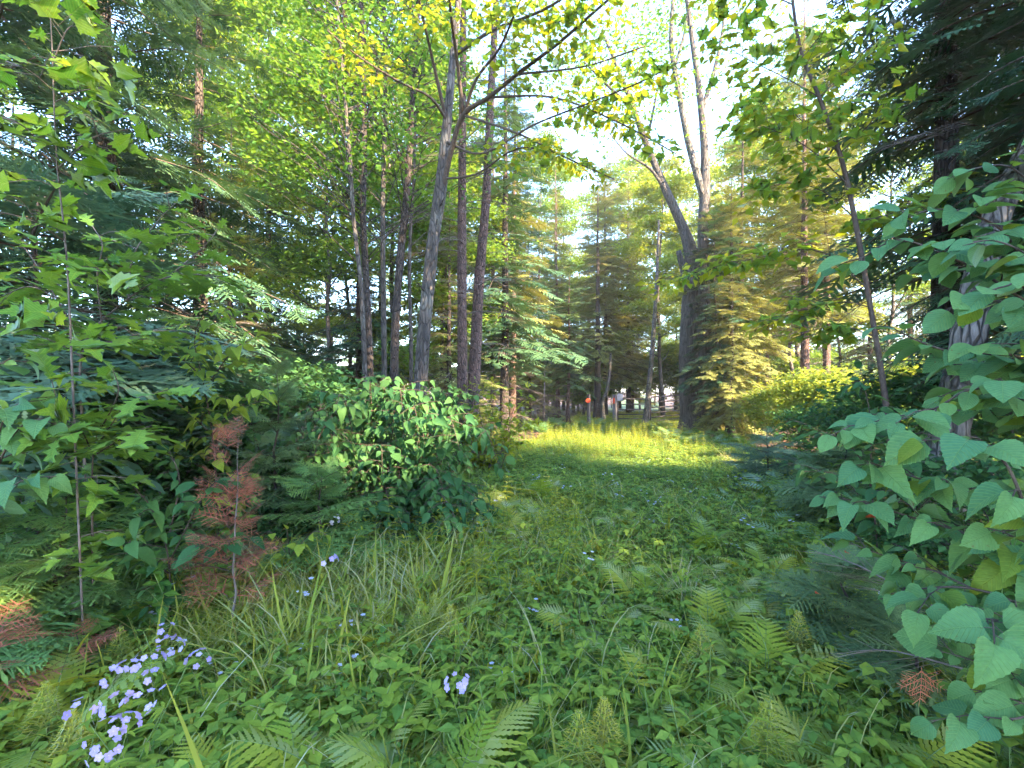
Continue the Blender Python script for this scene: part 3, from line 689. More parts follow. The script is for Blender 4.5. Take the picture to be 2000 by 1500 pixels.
half = lambda y: np.where(y < 4, 2.6, 2.5) + .06 * y
grass_t = [mesh('grass_tuft', [(clump_blades(16, .26, s), M['grass'])]) for s in range(3)] + [mesh('grass_tuft', [(clump_blades(12, .34, 9, .05, .8), M['grass'])]), mesh('grass_tuft', [(clump_blades(5, .42, 12, .07, .5, .0035), M['grass_pale'])])]
cov_t = []
for s in range(4):
    st, lf = trifoliate(10, .17, s + 20, .038); cov_t.append(mesh('cover_tuft', [(st, M['stem']), (lf, M['cover'])]))
low_t = []
for s in range(3):
    st, lf = trifoliate(10, .10, s + 40, .036, .08); low_t.append(mesh('low_tuft', [(st, M['stem']), (lf, M['cover'])]))
herb_t = []
for s in range(4):
    st, lf, _ = herb(.34 + .05 * s, 7, .095, s + 60); herb_t.append(mesh('herb', [(st, M['stem']), (lf, M['herb'])]))
flo = []
for k in range(5):
    flo.append(((math.cos(k * 1.257), math.sin(k * 1.257), .2)))
PET = leaf_shape([(.05, 0), (.34, .35), (.38, .7), (.2, .95), (0, 1)], .1, .1)
FLORET = rep(PET, frames(np.array(flo[:4] + flo[4:]), np.tile([0, 0, 1.0], (5, 1)), np.full(5, 1.0)), np.zeros((5, 3)), np.zeros(5))
small_fl = []
for s in range(2):
    r = np.random.RandomState(s + 5); P = np.stack([r.randn(4) * .03, r.randn(4) * .03, .24 + r.rand(4) * .07], 1)
    st = [tube(np.array([[p_[0] * .3, p_[1] * .3, 0], p_]), [.001, .0008], 3, cap=False) for p_ in P]
    hd = rep(FLORET, np.stack([np.eye(3) * .011 * (1 + .3 * r.rand())] * 4), P, r.rand(4)); small_fl.append(mesh('small_flower', [(jn(st), M['stem']), (hd, M['petal_white'])]))

pts = area(7200, 1.0, 13, half, 1, 0, 1.5); scatter('ground_cover', cov_t, pts, rs.rand(len(pts)) * 6.3, .12, .75 + .6 * rs.rand(len(pts)), 'low three-leaved green plants carpeting the track')
broad_t = []
for s in range(3):
    st, lf = trifoliate(9, .22, s + 30, .050, .10); broad_t.append(mesh('broad_tuft', [(st, M['stem']), (lf, M['herb'] if s == 1 else M['cover'])]))
pts = area(2500, 1.0, 8, lambda y: 2.9 + .1 * y, 12, .3, 1.5); scatter('broad_leaf_cover', broad_t, pts, rs.rand(len(pts)) * 6.3, .14, .7 + .6 * rs.rand(len(pts)), 'broad-leaved low plants thick on the near track')
pts = area(4200, 5, 26, lambda y: 3.2 + 0 * y, 2, .2, 1.0); scatter('low_ground_cover', low_t, pts, rs.rand(len(pts)) * 6.3, .1, .8 + .7 * rs.rand(len(pts)), 'short dark leafy cover further up the track')
g1 = area(1700, 1.0, 7, 2.0, 3, .0, 1.2); g2 = area(6500, 7, 34, lambda y: 2.6 + .05 * y, 4, .3, .9); g2[:, 2] -= .02
r5 = np.random.RandomState(5); gx_ = r5.normal(-1.2, .65, 700); gy_ = r5.normal(3.0, .55, 700); k = gy_ > 1.3
g3 = np.stack([gx_, gy_, ground_z(gx_, gy_)], 1)[k]
pts = np.vstack([g1, g2, g3]); scl = np.concatenate([.6 + .6 * rs.rand(len(g1)), .5 + .5 * rs.rand(len(g2)), 1.0 + .7 * rs.rand(len(g3))])
scatter('grass', grass_t, pts, rs.rand(len(pts)) * 6.3, .12, scl, 'soft green grass growing over the track')
pts = area(110, 2.0, 9, half, 6, .2, 1.2); pts[:, 2] -= .03; scatter('wildflowers', small_fl, pts, rs.rand(len(pts)) * 6.3, .1, .8 + .5 * rs.rand(len(pts)), 'tiny pale blue flowers dotted through the ground cover')
weed_t = []  # weeds in sunlit yellow, light put into colour to brighten the clearing
for s in range(3):
    st, lf, _ = herb(.36 + .08 * s, 8, .10, s + 90, LANCE, -.1, 3); weed_t.append(mesh('weed', [(st, M['stem']), (lf, M['maple_bright'])]))
pts = np.vstack([area(420, 9.5, 18, lambda y: 2.4 + 0 * y, 14, -.2, 1.0), area(160, 3, 6, lambda y: 1.2 + 0 * y, 15, -1.3, 1.0)]); scatter('yellow_green_weeds', weed_t, pts, rs.rand(len(pts)) * 6.3, .12, .6 + .7 * rs.rand(len(pts)), 'upright yellow-green weeds in the sunny part of the clearing')
# fallen leaves under the trees
r6 = np.random.RandomState(6); n = 7000; y = 1.2 + 20 * r6.rand(n) ** 1.4; x = (r6.rand(n) * 2 - 1) * y * 1.15; k = (abs(x - path_x(y)) > 2.0) & (abs(x) > .5); x, y = x[k], y[k]
P = np.stack([x, y, ground_z(x, y) + .012 + .02 * r6.rand(len(x))], 1); az = r6.rand(len(x)) * 6.28
A = frames(np.stack([np.cos(az), np.sin(az), .2 * r6.randn(len(x))], 1), np.stack([.3 * r6.randn(len(x)), .3 * r6.randn(len(x)), np.ones(len(x))], 1), .045 + .05 * r6.rand(len(x)))
obj('leaf_litter', mesh('leaf_litter', [(rep(SIMPLE, A, P, r6.rand(len(x))), M['litter'])]), kind='stuff')
# understory seedlings beside the track, too many to count
r7 = np.random.RandomState(8); n = 2600; y = 2.2 + 26 * r7.rand(n) ** 1.2; x = (r7.rand(n) * 2 - 1) * y * 1.15
k = (abs(x - path_x(y)) > 2.3 + .03 * y); x, y = x[k], y[k]; pts = np.stack([x, y, ground_z(x, y)], 1)
seed_t = []
for s in range(4):
    st, lf, _ = herb(.55 + .1 * s, 8, .12, s + 80, SIMPLE, .15, 3); seed_t.append(mesh('seedling', [(st, M['stem']), (lf, M['maple'])]))
scatter('undergrowth', seed_t, pts, rs.rand(len(pts)) * 6.3, .15, .5 + .8 * rs.rand(len(pts)), 'knee-high leafy undergrowth on the forest floor beside the track')

# ------------------------------------------------------------------ ferns, one thing each
def fern(label, loc, size, nf, seed, mat='fern', coarse=False, group='ferns along the track', elev=.35, bias=None):
    r = np.random.RandomState(seed); root = thing('fern', label, 'fern', loc, group)
    src = FRONDC if coarse else FROND
    for i in range(nf):
        w_, f_ = src[r.randint(len(src))]; key = ('frond', id(f_), mat)
        if key not in CACHE: CACHE[key] = mesh('frond', [(w_, M['stem']), (f_, M[mat])])
        a_ = i * 6.283 / nf + r.rand() * .6 if bias is None else bias + r.uniform(-1, 1)
        o = obj('frond', CACHE[key], root, (math.cos(a_) * .02, math.sin(a_) * .02, 0))
        o.rotation_euler = (r.uniform(.1, .55) + elev, r.uniform(-.3, .3), a_ - math.pi / 2); s = size * (.75 + .45 * r.rand()); o.scale = (s * .95, s, s)
    return root
spots = [(50, 1.85, .7), (130, 2.2, .5), (430, 1.5, .36), (570, 1.45, .45), (700, 1.65, .48), (850, 1.5, .52), (960, 1.75, .4), (1120, 2.3, .38)]
ordinals([fern('', on_ground(px, d), s, 6, i + 10) for i, (px, d, s) in enumerate(spots)], 'bright green fern at the bottom edge left of middle, #')
spots = [(1330, 2.0, .42), (1420, 1.75, .45), (1490, 2.1, .5), (1580, 1.85, .48), (1640, 1.6, .48), (1500, 1.55, .42), (1730, 1.7, .42), (1390, 2.5, .45)]
ordinals([fern('', on_ground(px, d), s, 6, i + 30) for i, (px, d, s) in enumerate(spots)], 'light green fern in the lower right of the track, #')
spots = [(760, 2.5, .4), (830, 3.0, .42), (905, 2.7, .4), (980, 3.2, .42), (880, 3.6, .42), (700, 2.2, .4)]
ordinals([fern('', on_ground(px, d), s, 6, i + 130) for i, (px, d, s) in enumerate(spots)], 'small light fern among the grass left of the middle, #')
spots = [(1180, 2.6, .42), (1260, 3.0, .42), (1340, 3.4, .45), (1420, 3.1, .45), (1490, 3.6, .48), (1250, 2.2, .38), (1540, 2.9, .45), (1600, 2.4, .45), (1450, 2.6, .42), (1380, 4.2, .45)]
ordinals([fern('', on_ground(px, d), s, 6, i + 150) for i, (px, d, s) in enumerate(spots)], 'light green fern right of the middle of the track, #')
spots = [(905, 5.2, .55), (960, 5.8, .6), (1010, 5.0, .5), (1060, 6.4, .55), (900, 4.4, .5), (970, 4.2, .45), (1120, 5.4, .42), (1230, 5.0, .4), (1040, 3.6, .4)]
ordinals([fern('', on_ground(px, d), s, 7, i + 50) for i, (px, d, s) in enumerate(spots)], 'fern spreading onto the track past the dark shrub, #')
spots = [(1296, 14.5, .62), (1318, 13.8, .65), (1336, 14.4, .62), (1352, 13.2, .66), (1372, 13.9, .6), (1392, 12.9, .64), (1412, 13.4, .6), (1434, 13.8, .58), (1345, 15.2, .6), (1286, 16, .6), (1458, 12.4, .6), (1326, 12.8, .55)]
ordinals([fern('', on_ground(px, d), s, 8, i + 70, 'fern_dark', True) for i, (px, d, s) in enumerate(spots)], 'deep green fern at the foot of the big forked trunk, #')
spots = [(1045, 18, .8), (1075, 18.5, .8), (1105, 18, .8), (1135, 19, .7), (1170, 20, .7), (1060, 16.5, .7)]
ordinals([fern('', on_ground(px, d), s, 7, i + 90, 'fern_dark', True) for i, (px, d, s) in enumerate(spots)], 'deep green fern before the small rounded fir, #')
spots = [(1520, 6.2, .6), (1590, 5.4, .6), (1650, 6.5, .6), (1480, 7.5, .6), (1560, 4.2, .5), (1640, 4.0, .5), (1500, 4.8, .5), (1440, 5.8, .45)]
ordinals([fern('', on_ground(px, d), s, 7, i + 110, 'fern_dark', True) for i, (px, d, s) in enumerate(spots)], 'darker fern along the right edge of the track, #')

# ------------------------------------------------------------------ herbs with leaves of their own near the viewer
def herb_thing(label, loc, h, pairs, size, seed, temp=LANCE, mat='herb', per=2, group='leafy herbs standing in the track', name='leafy_herb', cat='plant', flower=None):
    root = thing(name, label, cat, loc, group, rnd.random() * 6.28)
    key = ('herb', h, pairs, size, seed % 4, id(temp), per)
    if key not in CACHE:
        st, _, q = herb(h, pairs, size, seed % 4, temp, .05, per); CACHE[key] = (mesh('stem', [(st, M['stem'])], True), q)
    me, (P, Y, Z, S) = CACHE[key]; obj('stem', me, root)
    lk = (id(temp), mat)
    if lk not in CACHE: CACHE[lk] = mesh('leaf', [(temp, M[mat])], True)
    A = frames(Y, Z, S)
    for i in range(len(P)):
        o = obj('leaf', CACHE[lk], root); Mx = Matrix(A[i].tolist()).to_4x4(); Mx.translation = Vector(P[i]); o.matrix_local = Mx
    if flower:
        fk = ('floret', flower)
        if fk not in CACHE: CACHE[fk] = mesh('floret', [(FLORET, M[flower])], True); CACHE['eye'] = mesh('flower_eye', [(tube(np.array([[0, 0, 0], [0, 0, .1]]), [.14, .08], 6), M['eye'])])
        r = np.random.RandomState(seed)
        for j in range(r.randint(5, 9)):
            v = unit(r.randn(3) + [0, -.5, .6]); o = obj('floret', CACHE[fk], root, tuple(np.array([0, 0, h * 1.02]) + v * [.055, .055, .04])); q = Vector(v).to_track_quat('Z', 'Y'); o.rotation_mode = 'QUATERNION'; o.rotation_quaternion = q; o.scale = (.011 + .006 * r.rand(),) * 3; obj('flower_eye', CACHE['eye'], o)
    return root
r8 = np.random.RandomState(9)
def row(n, px0, px1, d0, d1, text, **kw):
    hs = []
    for i in range(n):
        px = px0 + (px1 - px0) * (i + .2 + .6 * r8.rand()) / n; d = r8.uniform(d0, d1)
        hs.append(herb_thing('', on_ground(px, d), kw.get('h', .42) * r8.uniform(.8, 1.15), kw.get('pairs', 7), kw.get('size', .10), r8.randint(99), kw.get('temp', LANCE), kw.get('mat', 'herb'), kw.get('per', 2), flower=kw.get('flower')))
    ordinals(hs, text)
row(14, 850, 1500, 1.6, 2.0, 'narrow-leaved herb in the front of the track, # in its row')
row(14, 880, 1500, 2.1, 2.7, 'narrow-leaved herb a step up the track, # in its row')
row(10, 500, 1400, 2.9, 3.8, 'slender herb in the middle of the track, # in its row')
row(8, 1180, 1420, 3.2, 4.6, 'tall whorled herb rising from the ground cover, #', h=.62, pairs=12, per=3, size=.085)
row(14, 780, 1100, 3.8, 5.0, 'sunny yellow weed near the foot of the dark shrub, #', temp=LANCE, pairs=8, per=3, size=.07, h=.4, mat='maple_bright')
row(16, 760, 1120, 2.8, 3.8, 'yellow-green weed in the middle of the track, #', temp=ELM, pairs=6, per=3, size=.06, h=.34, mat='maple_bright')
row(12, 1040, 1460, 3.6, 5.2, 'pale small-leaved weed further up the track, #', temp=ELM, pairs=6, per=3, size=.06, h=.34, mat='maple_bright')
row(10, 240, 900, 1.6, 2.3, 'broad-leaved plant among the grass at lower left, #', temp=ELM, pairs=5, per=3, size=.11, h=.33, mat='herb')
row(8, 300, 780, 3.3, 4.2, 'broad-leaved plant at the edge of the dark shrub, #', temp=ELM, pairs=5, per=3, size=.12, h=.4, mat='ovate')
row(9, 1380, 1760, 1.5, 2.4, 'five-leaved plant between the lower right ferns, #', temp=ELM, pairs=3, per=4, size=.10, h=.3, mat='cover')
fl = []
for i, (px, py, d) in enumerate([(218, 1325, 1.75), (250, 1318, 1.8), (300, 1330, 1.75), (235, 1385, 1.6), (270, 1380, 1.65), (205, 1440, 1.45), (240, 1430, 1.5), (215, 1465, 1.42), (330, 1270, 2.0), (390, 1295, 1.95), (320, 1240, 2.1), (155, 1400, 1.6), (290, 1300, 1.85)]):
    w = W(px, py, d); gz = float(ground_z(w[0], w[1])); h = w[2] - gz
    if h < .2: h = .25
    fl.append(herb_thing('', (w[0], w[1], gz), round(h, 2), 7, .10, i, LANCE, 'herb', 2, 'lilac flower heads at lower left', 'lilac_flower', 'flower', 'petal'))
ordinals(fl, 'lilac flower head on a leafy stem at lower left, #')
fl = [herb_thing('', on_ground(px, d), h, 6, .08, i + 3, LANCE, 'herb', 2, 'lone flowers in the grass', 'pale_flower', 'flower', m_) for i, (px, d, h, m_) in enumerate([(640, 2.6, .55, 'petal'), (655, 3.6, .55, 'petal_white'), (895, 1.75, .38, 'petal')])]
ordinals(fl, 'pale lilac flower alone in the greenery, #')
hs = []
HT = []
for s in range(3):
    w_, t_ = horsetail_soup(.42, s); HT.append((mesh('stem', [(w_, M['stem'])]), mesh('feathery_whorls', [(t_, M['grass'])])))
for i, (px, d) in enumerate([(90, 1.9), (140, 1.7), (235, 2.3), (820, 2.5), (850, 2.6), (880, 2.45), (1180, 1.7), (1130, 1.62), (1500, 1.7), (1560, 2.3), (930, 3.4), (1370, 2.2)]):
    o = thing('horsetail', '', 'plant', on_ground(px, d), 'feathery horsetails'); a_, b_ = HT[i % 3]; obj('stem', a_, o); obj('feathery_whorls', b_, o, kind='stuff'); o.rotation_euler.z = i; hs.append(o)
ordinals(hs, 'feathery soft horsetail standing in the ground cover, #')
# grass tussocks one can tell apart
TUS = [mesh('blades', [(clump_blades(46, .62, s, .045, .85, .0045), M['grass'])]) for s in (1, 2, 3)]
TUSP = mesh('blades', [(clump_blades(30, .5, 5, .04, .8, .005), M['grass_pale'])])
hs = []
for i, (px, d, s) in enumerate([(330, 2.7, .8), (400, 3.0, .9), (470, 3.1, .95), (540, 3.2, 1), (600, 3.0, 1), (660, 3.3, .95), (720, 3.2, .9), (430, 2.4, .8), (520, 2.5, .85), (610, 2.45, .8), (690, 2.6, .85), (780, 2.9, .8), (490, 2.1, .75), (350, 2.1, .7)]):
    o = thing('grass_tussock', '', 'grass tussock', on_ground(px, d), 'arching grass tussocks', i); c = obj('blades', TUS[i % 3], o, kind='stuff'); o.scale = (s,) * 3; hs.append(o)
ordinals(hs, 'long arching grass tussock at the left of the track, #')
hs = []
for i, (px, d, s) in enumerate([(1040, 3.9, .9), (1075, 3.8, .7), (1005, 4.2, .7), (1330, 3.2, .8), (1350, 2.9, .8), (1420, 9.5, .9), (1435, 9.2, .8)]):
    o = thing('grass_tussock', '', 'grass tussock', on_ground(px, d), 'yellow grass tussocks', i); obj('blades', TUSP, o, kind='stuff'); o.scale = (s,) * 3; hs.append(o)
ordinals(hs, 'yellowish grass tussock catching light on the track, #')

# ------------------------------------------------------------------ gate, posts, sign
def pt(px, d, z): return np.array([(px - CX) / F * d, d, z])
def gate(label, a_, b_, zr, r0=.027):
    root = thing('tube_gate', label, 'gate', tuple(a_), 'metal tube gate leaves')
    a_, b_ = np.array(a_), np.array(b_); D = b_ - a_; D[2] = 0; lift = b_[2] - a_[2]
    top, bot = zr[0], zr[-1]; c = .10 / np.linalg.norm(D)
    q = lambda t, z: D * t + np.array([0, 0, z + lift * t])
    fr = [q(0, bot), q(0, (top + bot) / 2), q(0, top - .12), q(c * .3, top - .04), q(c, top), q(.5, top), q(1 - c, top), q(1 - c * .3, top - .04), q(1, top - .12), q(1, (top + bot) / 2), q(1, bot)]
    obj('frame', mesh('frame', [(tube(np.array(fr), np.full(len(fr), r0 * 1.15), 8), M['gate_metal'])], True), root)
    for z in zr[1:]:
        obj('rail', mesh('rail', [(tube(np.array([q(.005, z), q(.5, z), q(.995, z)]), [r0] * 3, 8), M['gate_metal'])], True), root)
    for t in ((.5,) if np.linalg.norm(D) > 3 else ()):
        obj('upright', mesh('upright', [(tube(np.array([q(t, bot), q(t, top)]), [r0] * 2, 8), M['gate_metal'])], True), root)
    return root
def post(label, px, d, h, w_, mat, round_=False, name='wooden_post', lean=0.0):
    x, y, z = on_ground(px, d); root = thing(name, label, 'post', (x, y, z))
    if round_:
        s = tube(np.array([[0, 0, -.1], [lean * .5, 0, h * .5], [lean, 0, h]]), [w_ / 2] * 3, 12, .06)
    else:
        s = tube(np.array([[0, 0, -.1], [lean * .5, 0, h * .5], [lean, 0, h - .03], [lean, 0, h]]), [w_ * .7, w_ * .7, w_ * .7, w_ * .62], 4, 0)
    obj('shaft', mesh('shaft', [(s, M[mat])]), root); return root
GD = 23.0
gate('short left leaf of the dark tube gate beyond the track', pt(1207, GD, .02), pt(1264, GD, .02), [1.17, .9, .63, .4, .18, -.0], .027)
gate('long right leaf of the dark tube gate running behind the big forked trunk', pt(1271, GD, .06), pt(1400, GD + 2.4, .3), [1.22, .95, .68, .43, .2, .02])
pl = post('grey wooden gate post carrying a small pale square sign', 1201, GD, 1.42, .17, 'wood_post')
mk = obj('orange_mark', mesh('orange_mark', [(tube(np.array([[0, 0, 0], [0, 0, .28]]), [.05, .05], 4), M['orange'])]), pl, (-.06, -.07, .98))
sg = thing('square_sign', 'small faded white square sign fixed at the top of the left gate post', 'sign', (pl.location.x + .22, GD - .14, 1.28))
bpy.context.view_layer.update()
s_ = np.array([(x, y, z) for x in (-.14, .14) for y in (-.006, .006) for z in (-.17, .17)])
panel = obj('panel', mesh('panel', [(T(s_, [(0, 1, 3, 2), (4, 6, 7, 5), (0, 4, 5, 1), (2, 3, 7, 6), (0, 2, 6, 4), (1, 5, 7, 3)]), M['sign'])]), sg)
for z in (-.13, .13): obj('bolt', mesh('bolt', [(tube(np.array([[-.11, -.012, z], [-.11, .09, z]]), [.014, .014], 6), M['gate_metal'])]), panel)
post('dark steel post between the two gate leaves', 1267.5, GD, 1.25, .12, 'gate_metal', True, 'gate_post')
pl = post('slim pale wooden stake with a bright orange marker disc near its top', 1150, 22, 1.45, .12, 'wood_post', False, 'marker_post')
dsk = tube(np.array([[0, -.02, 0], [0, .0, 0]]), [.11, .11], 14)
obj('marker_disc', mesh('marker_disc', [(dsk, M['orange'])]), pl, (-.05, -.10, 1.14))

# ------------------------------------------------------------------ trees that one can point to
def path_tree(pts, d):                                 # (px, py, width px [, d]) rows -> local polyline + radii, base on the ground
    Pw = np.array([np.append(W(p[0], p[1], p[3] if len(p) > 3 else d), p[2] / 2 / F * (p[3] if len(p) > 3 else d)) for p in pts])
    sp = spline(Pw, 6); base = sp[0, :3].copy(); base[2] = float(ground_z(base[0], base[1]))
    P = sp[:, :3] - base; P[0, 2] = min(P[0, 2], -.08); rr = sp[:, 3] * (1 + .45 * np.exp(-np.maximum(P[:, 2], 0) / .22)); return tuple(base), P, rr
def limb(pts, loc):
    Pw = np.array([np.append(W(p[0], p[1], p[3]) - np.array(loc), p[2] / 2 / F * p[3]) for p in pts]); return spline(Pw, 5)
def pole_tree(label, pts, d, bark, limbs=(), crown=None, name='maple_tree', group=None, seed=1, dead=0, cat='tree'):
    loc, P, rr = path_tree(pts, d); root = thing(name, label, cat, loc, group)
    obj('trunk', mesh('trunk', [(tube(P, rr, 14, .10), M[bark])], True), root)
    for l_ in limbs:
        s = limb(l_, loc); obj('limb', mesh('limb', [(tube(s[:, :3], s[:, 3], 8, .08), M[bark])], True), root)
    if dead:
        r = np.random.RandomState(seed + 5); z = r.uniform(1.0, min(8, P[-1, 2] * .8), dead); az = r.rand(dead) * 6.28
        b = np.stack([np.interp(z, P[:, 2], P[:, 0]), np.interp(z, P[:, 2], P[:, 1]), z], 1)
        A = frames(np.stack([np.cos(az), np.sin(az), r.uniform(-.2, .3, dead)], 1), np.tile([0, 0, 1.0], (dead, 1)), r.uniform(.3, 1.1, dead))
        ts = [rep(BARE[k], A[k::3], b[k::3], np.zeros(len(A[k::3]))) for k in range(3)]
        obj('dead_branches', mesh('dead_branches', [(jn(ts), M['twig_grey'])]), root, kind='stuff')
    if crown:                                          # n clusters round the upper stem
        r = np.random.RandomState(seed); z0, z1, rad, n, per, size, mat = crown
        z = r.uniform(z0, z1, n); az = r.rand(n) * 6.28; rr_ = rad * np.sqrt(r.rand(n)); b = np.stack([np.interp(z, P[:, 2], P[:, 0]), np.interp(z, P[:, 2], P[:, 1]), z], 1)
        C = b + np.stack([np.cos(az) * rr_, np.sin(az) * rr_, .35 * rr_], 1); tw = []
        for i in range(0, n):
            b0 = b[i] - [0, 0, .3 * rr_[i]]; tw.append(tube(np.array([b0, (b0 + C[i]) / 2 + [0, 0, .06], C[i]]), [.014, .009, .004], 4, cap=False))
        obj('branches', mesh('branches', [(jn(tw), M[bark])]), root, kind='stuff')
        obj('crown', mesh('crown', [(leaf_clusters(C, per, .3, size, seed, SIMPLE if size > .1 else FARLEAF, mat), M[mat])]), root, kind='stuff')
    return root, loc, P

# main maple in the middle
loc, P, rr = path_tree([(812, 964, 32), (825, 690, 26), (845, 480, 24), (861, 365, 24), (873, 240, 18), (885, 110, 14), (897, -20, 12), (905, -220, 9), (920, -520, 5)], 7)
main = thing('maple_tree', 'slender grey maple whose dark limbs fork above the left edge of the track', 'tree', loc)
obj('trunk', mesh('trunk', [(tube(P, rr, 16, .07), M['bark_maple'])], True), main)
limbs = [[(864, 372, 13, 7), (880, 300, 11, 6.8), (905, 225, 10, 6.5), (955, 190, 8, 6.1), (1010, 145, 7, 5.7), (1090, 85, 6, 5.2), (1170, 15, 5, 4.8), (1260, -60, 4, 4.5)],
         [(907, 222, 8, 6.5), (930, 155, 6, 6.2), (975, 95, 5, 5.7), (1010, 15, 4, 5.2), (1040, -60, 3, 4.8)],
         [(905, 224, 9, 6.5), (894, 130, 7, 6.2), (880, 20, 6, 5.6), (872, -90, 4, 5.0)],
         [(872, 238, 8, 7), (850, 140, 7, 6.6), (832, 60, 5, 6.2), (812, -30, 4, 5.7)],
         [(868, 275, 6, 7), (940, 300, 4, 6.4), (1040, 245, 4, 5.8), (1140, 205, 3, 5.3), (1240, 165, 3, 4.9), (1330, 120, 2, 4.5)],
         [(955, 190, 5, 6.1), (1080, 190, 4, 5.6), (1210, 240, 3, 5.2), (1320, 300, 2, 4.9)], [(905, 225, 5, 6.5), (1010, 260, 4, 6), (1110, 310, 3, 5.6), (1200, 350, 2, 5.3)], [(1010, 145, 5, 5.7), (1140, 130, 3, 5.2), (1260, 90, 3, 4.8)],
         [(860, 350, 5, 7), (930, 340, 4, 6.6), (1010, 290, 3, 6.2), (1100, 300, 3, 5.8)],
         [(873, 235, 7, 7), (840, 190, 5, 6.6), (780, 160, 4, 6.2), (700, 110, 3, 5.8), (640, 60, 3, 5.4)],
         [(885, 110, 8, 7), (960, 60, 6, 6), (1060, 20, 5, 5), (1150, -40, 4, 4.2)]]
lines = []
for l_ in limbs:
    s = limb(l_, loc); obj('limb', mesh('limb', [(tube(s[:, :3], s[:, 3], 8, .08), M['twig'])], True), main)
    k = int(len(s) * .35); lines.append((s[k::3, :3], .004))
r = np.random.RandomState(77)
for k in range(9):
    z = r.uniform(1.2, 4.6); b0 = np.array([np.interp(z, P[:, 2], P[:, 0]), np.interp(z, P[:, 2], P[:, 1]), z]); a_ = r.uniform(2.6, 6.8); d_ = np.array([math.cos(a_), math.sin(a_), .35]); ln_ = r.uniform(.1, .3)
    obj('broken_stub', mesh('broken_stub', [(tube(np.array([b0, b0 + d_ * ln_ * .6, b0 + d_ * ln_ + [0, 0, .03]]), [.016, .011, .006], 6, .2), M['bark_dark'])], True), main)
leafy(main, loc, lines, .06, .125, MAPLE, ['maple_near'], 3, 295, side_twigs=15, twig_len=.5, droop=.25, spread=1, layer=.5, limbname='twigs', stalk=.5)
# overhead spray nearest the lens at the top edge
loc2 = on_ground(1080, 3.4)
for (nm, a0, a1) in ():
    pass

# two red-barked pines
cw = dict(bark='bark_pine', dead=46, name='pine_tree')
pole_tree('straight red-barked pine, left one of the close pair right of the grey maple', [(905, 925, 25), (903, 700, 20), (902, 500, 18), (903, 280, 15), (905, 0, 12), (906, -350, 8), (908, -700, 4)], 9, seed=2, **cw)
pole_tree('red-barked pine leaning a little right, right one of the close pair', [(912, 915, 30, 9.3), (926, 740, 25, 9.3), (935, 560, 20, 9.3), (950, 380, 17, 9.3), (958, 200, 15, 9.3), (968, 0, 12, 9.3), (975, -350, 8, 9.3), (980, -700, 4, 9.3)], 9.3, seed=3, **cw)
# cluster of slender stems on the left
g = 'slender young maples standing close together'
cr = lambda z0, z1, rad, n, per=42, size=.095, mat='maple': (z0, z1, rad, n, per, size, mat)
st = [('leftmost thin stem of the slender maple group', [(716, 940, 13), (712, 720, 12), (705, 560, 11), (690, 420, 10), (683, 300, 9), (670, 150, 7), (655, -50, 6), (640, -400, 3)], 8, cr(5, 11, 1.8, 70)),
      ('thicker dark stem just right of the leftmost stem in the slender maple group', [(724, 925, 20, 8.4), (722, 700, 17, 8.4), (716, 560, 16, 8.4), (709, 420, 15, 8.4), (712, 300, 13, 8.4), (710, 150, 11, 8.4), (705, -50, 9, 8.4), (700, -500, 4, 8.4)], 8.4, cr(4.2, 12, 2, 80)),
      ('middle straight stem of the slender maple group', [(753, 910, 14, 9), (750, 680, 13, 9), (748, 500, 12, 9), (748, 380, 11, 9), (752, 200, 10, 9), (750, -50, 8, 9), (748, -400, 4, 9)], 9, cr(4.8, 11, 1.8, 70)),
      ('stoutest stem of the slender maple group, leaning right with height', [(766, 925, 22, 8.7), (772, 650, 20, 8.7), (782, 500, 18, 8.7), (795, 370, 16, 8.7), (805, 200, 13, 8.7), (817, 0, 11, 8.7), (835, -400, 6, 8.7)], 8.7, cr(5, 12, 2, 90)),
      ('thin dark stem between the slender maple group and the grey maple', [(802, 900, 9, 9.8), (803, 700, 9, 9.8), (800, 500, 8, 9.8), (810, 300, 7, 9.8), (808, 120, 6, 9.8), (806, -200, 3, 9.8)], 9.8, cr(5, 10, 1.5, 50))]
for i, (lb, pts_, d_, cr_) in enumerate(st):
    pts_ = [(p[0], p[1], p[2] * .8) + tuple(p[3:]) for p in pts_]
    pole_tree(lb, pts_, d_, 'bark_dark' if i in (1, 3) else 'bark_maple', crown=cr_, group=g, seed=10 + i, name='maple_tree')  # darker bark on two maple stems stands in for shade
# big forked cedar beyond the right side of the track
loc, P, rr = path_tree([(1352, 852, 52), (1349, 790, 40), (1345, 700, 36), (1350, 600, 35), (1353, 520, 30), (1338, 455, 20), (1300, 370, 15), (1262, 280, 12), (1235, 205, 10), (1213, 150, 7), (1180, 70, 5)], 16)
ced = thing('forked_tree', 'big grey forked tree with one limb reaching up left into open sky', 'tree', loc)
obj('trunk', mesh('trunk', [(tube(P, rr, 20, .12), M['bark_cedar'])], True), ced)
for l_ in [[(1346, 600, 18, 16), (1338, 540, 16, 16), (1325, 490, 10, 16)], [(1300, 372, 7, 16), (1270, 330, 5, 15.8), (1225, 300, 3, 15.5), (1190, 260, 2, 15.2)], [(1262, 282, 6, 16), (1275, 220, 5, 16), (1290, 150, 3, 16)],
           [(1236, 210, 7, 16), (1190, 170, 5, 15.6), (1140, 120, 3, 15.3)]]:
    s = limb(l_, loc); obj('limb', mesh('limb', [(tube(s[:, :3], s[:, 3], 8, .08), M['bark_cedar'])], True), ced)
r = np.random.RandomState(4); tops = [(1235, 200), (1213, 150), (1180, 80), (1190, 250), (1290, 150), (1140, 120), (1160, 170), (1210, 90), (1250, 120), (1270, 60), (1120, 70), (1230, 30), (1260, 210), (1150, 200), (1100, 130), (1280, 100), (1080, 180), (1200, 20), (1300, 30)]
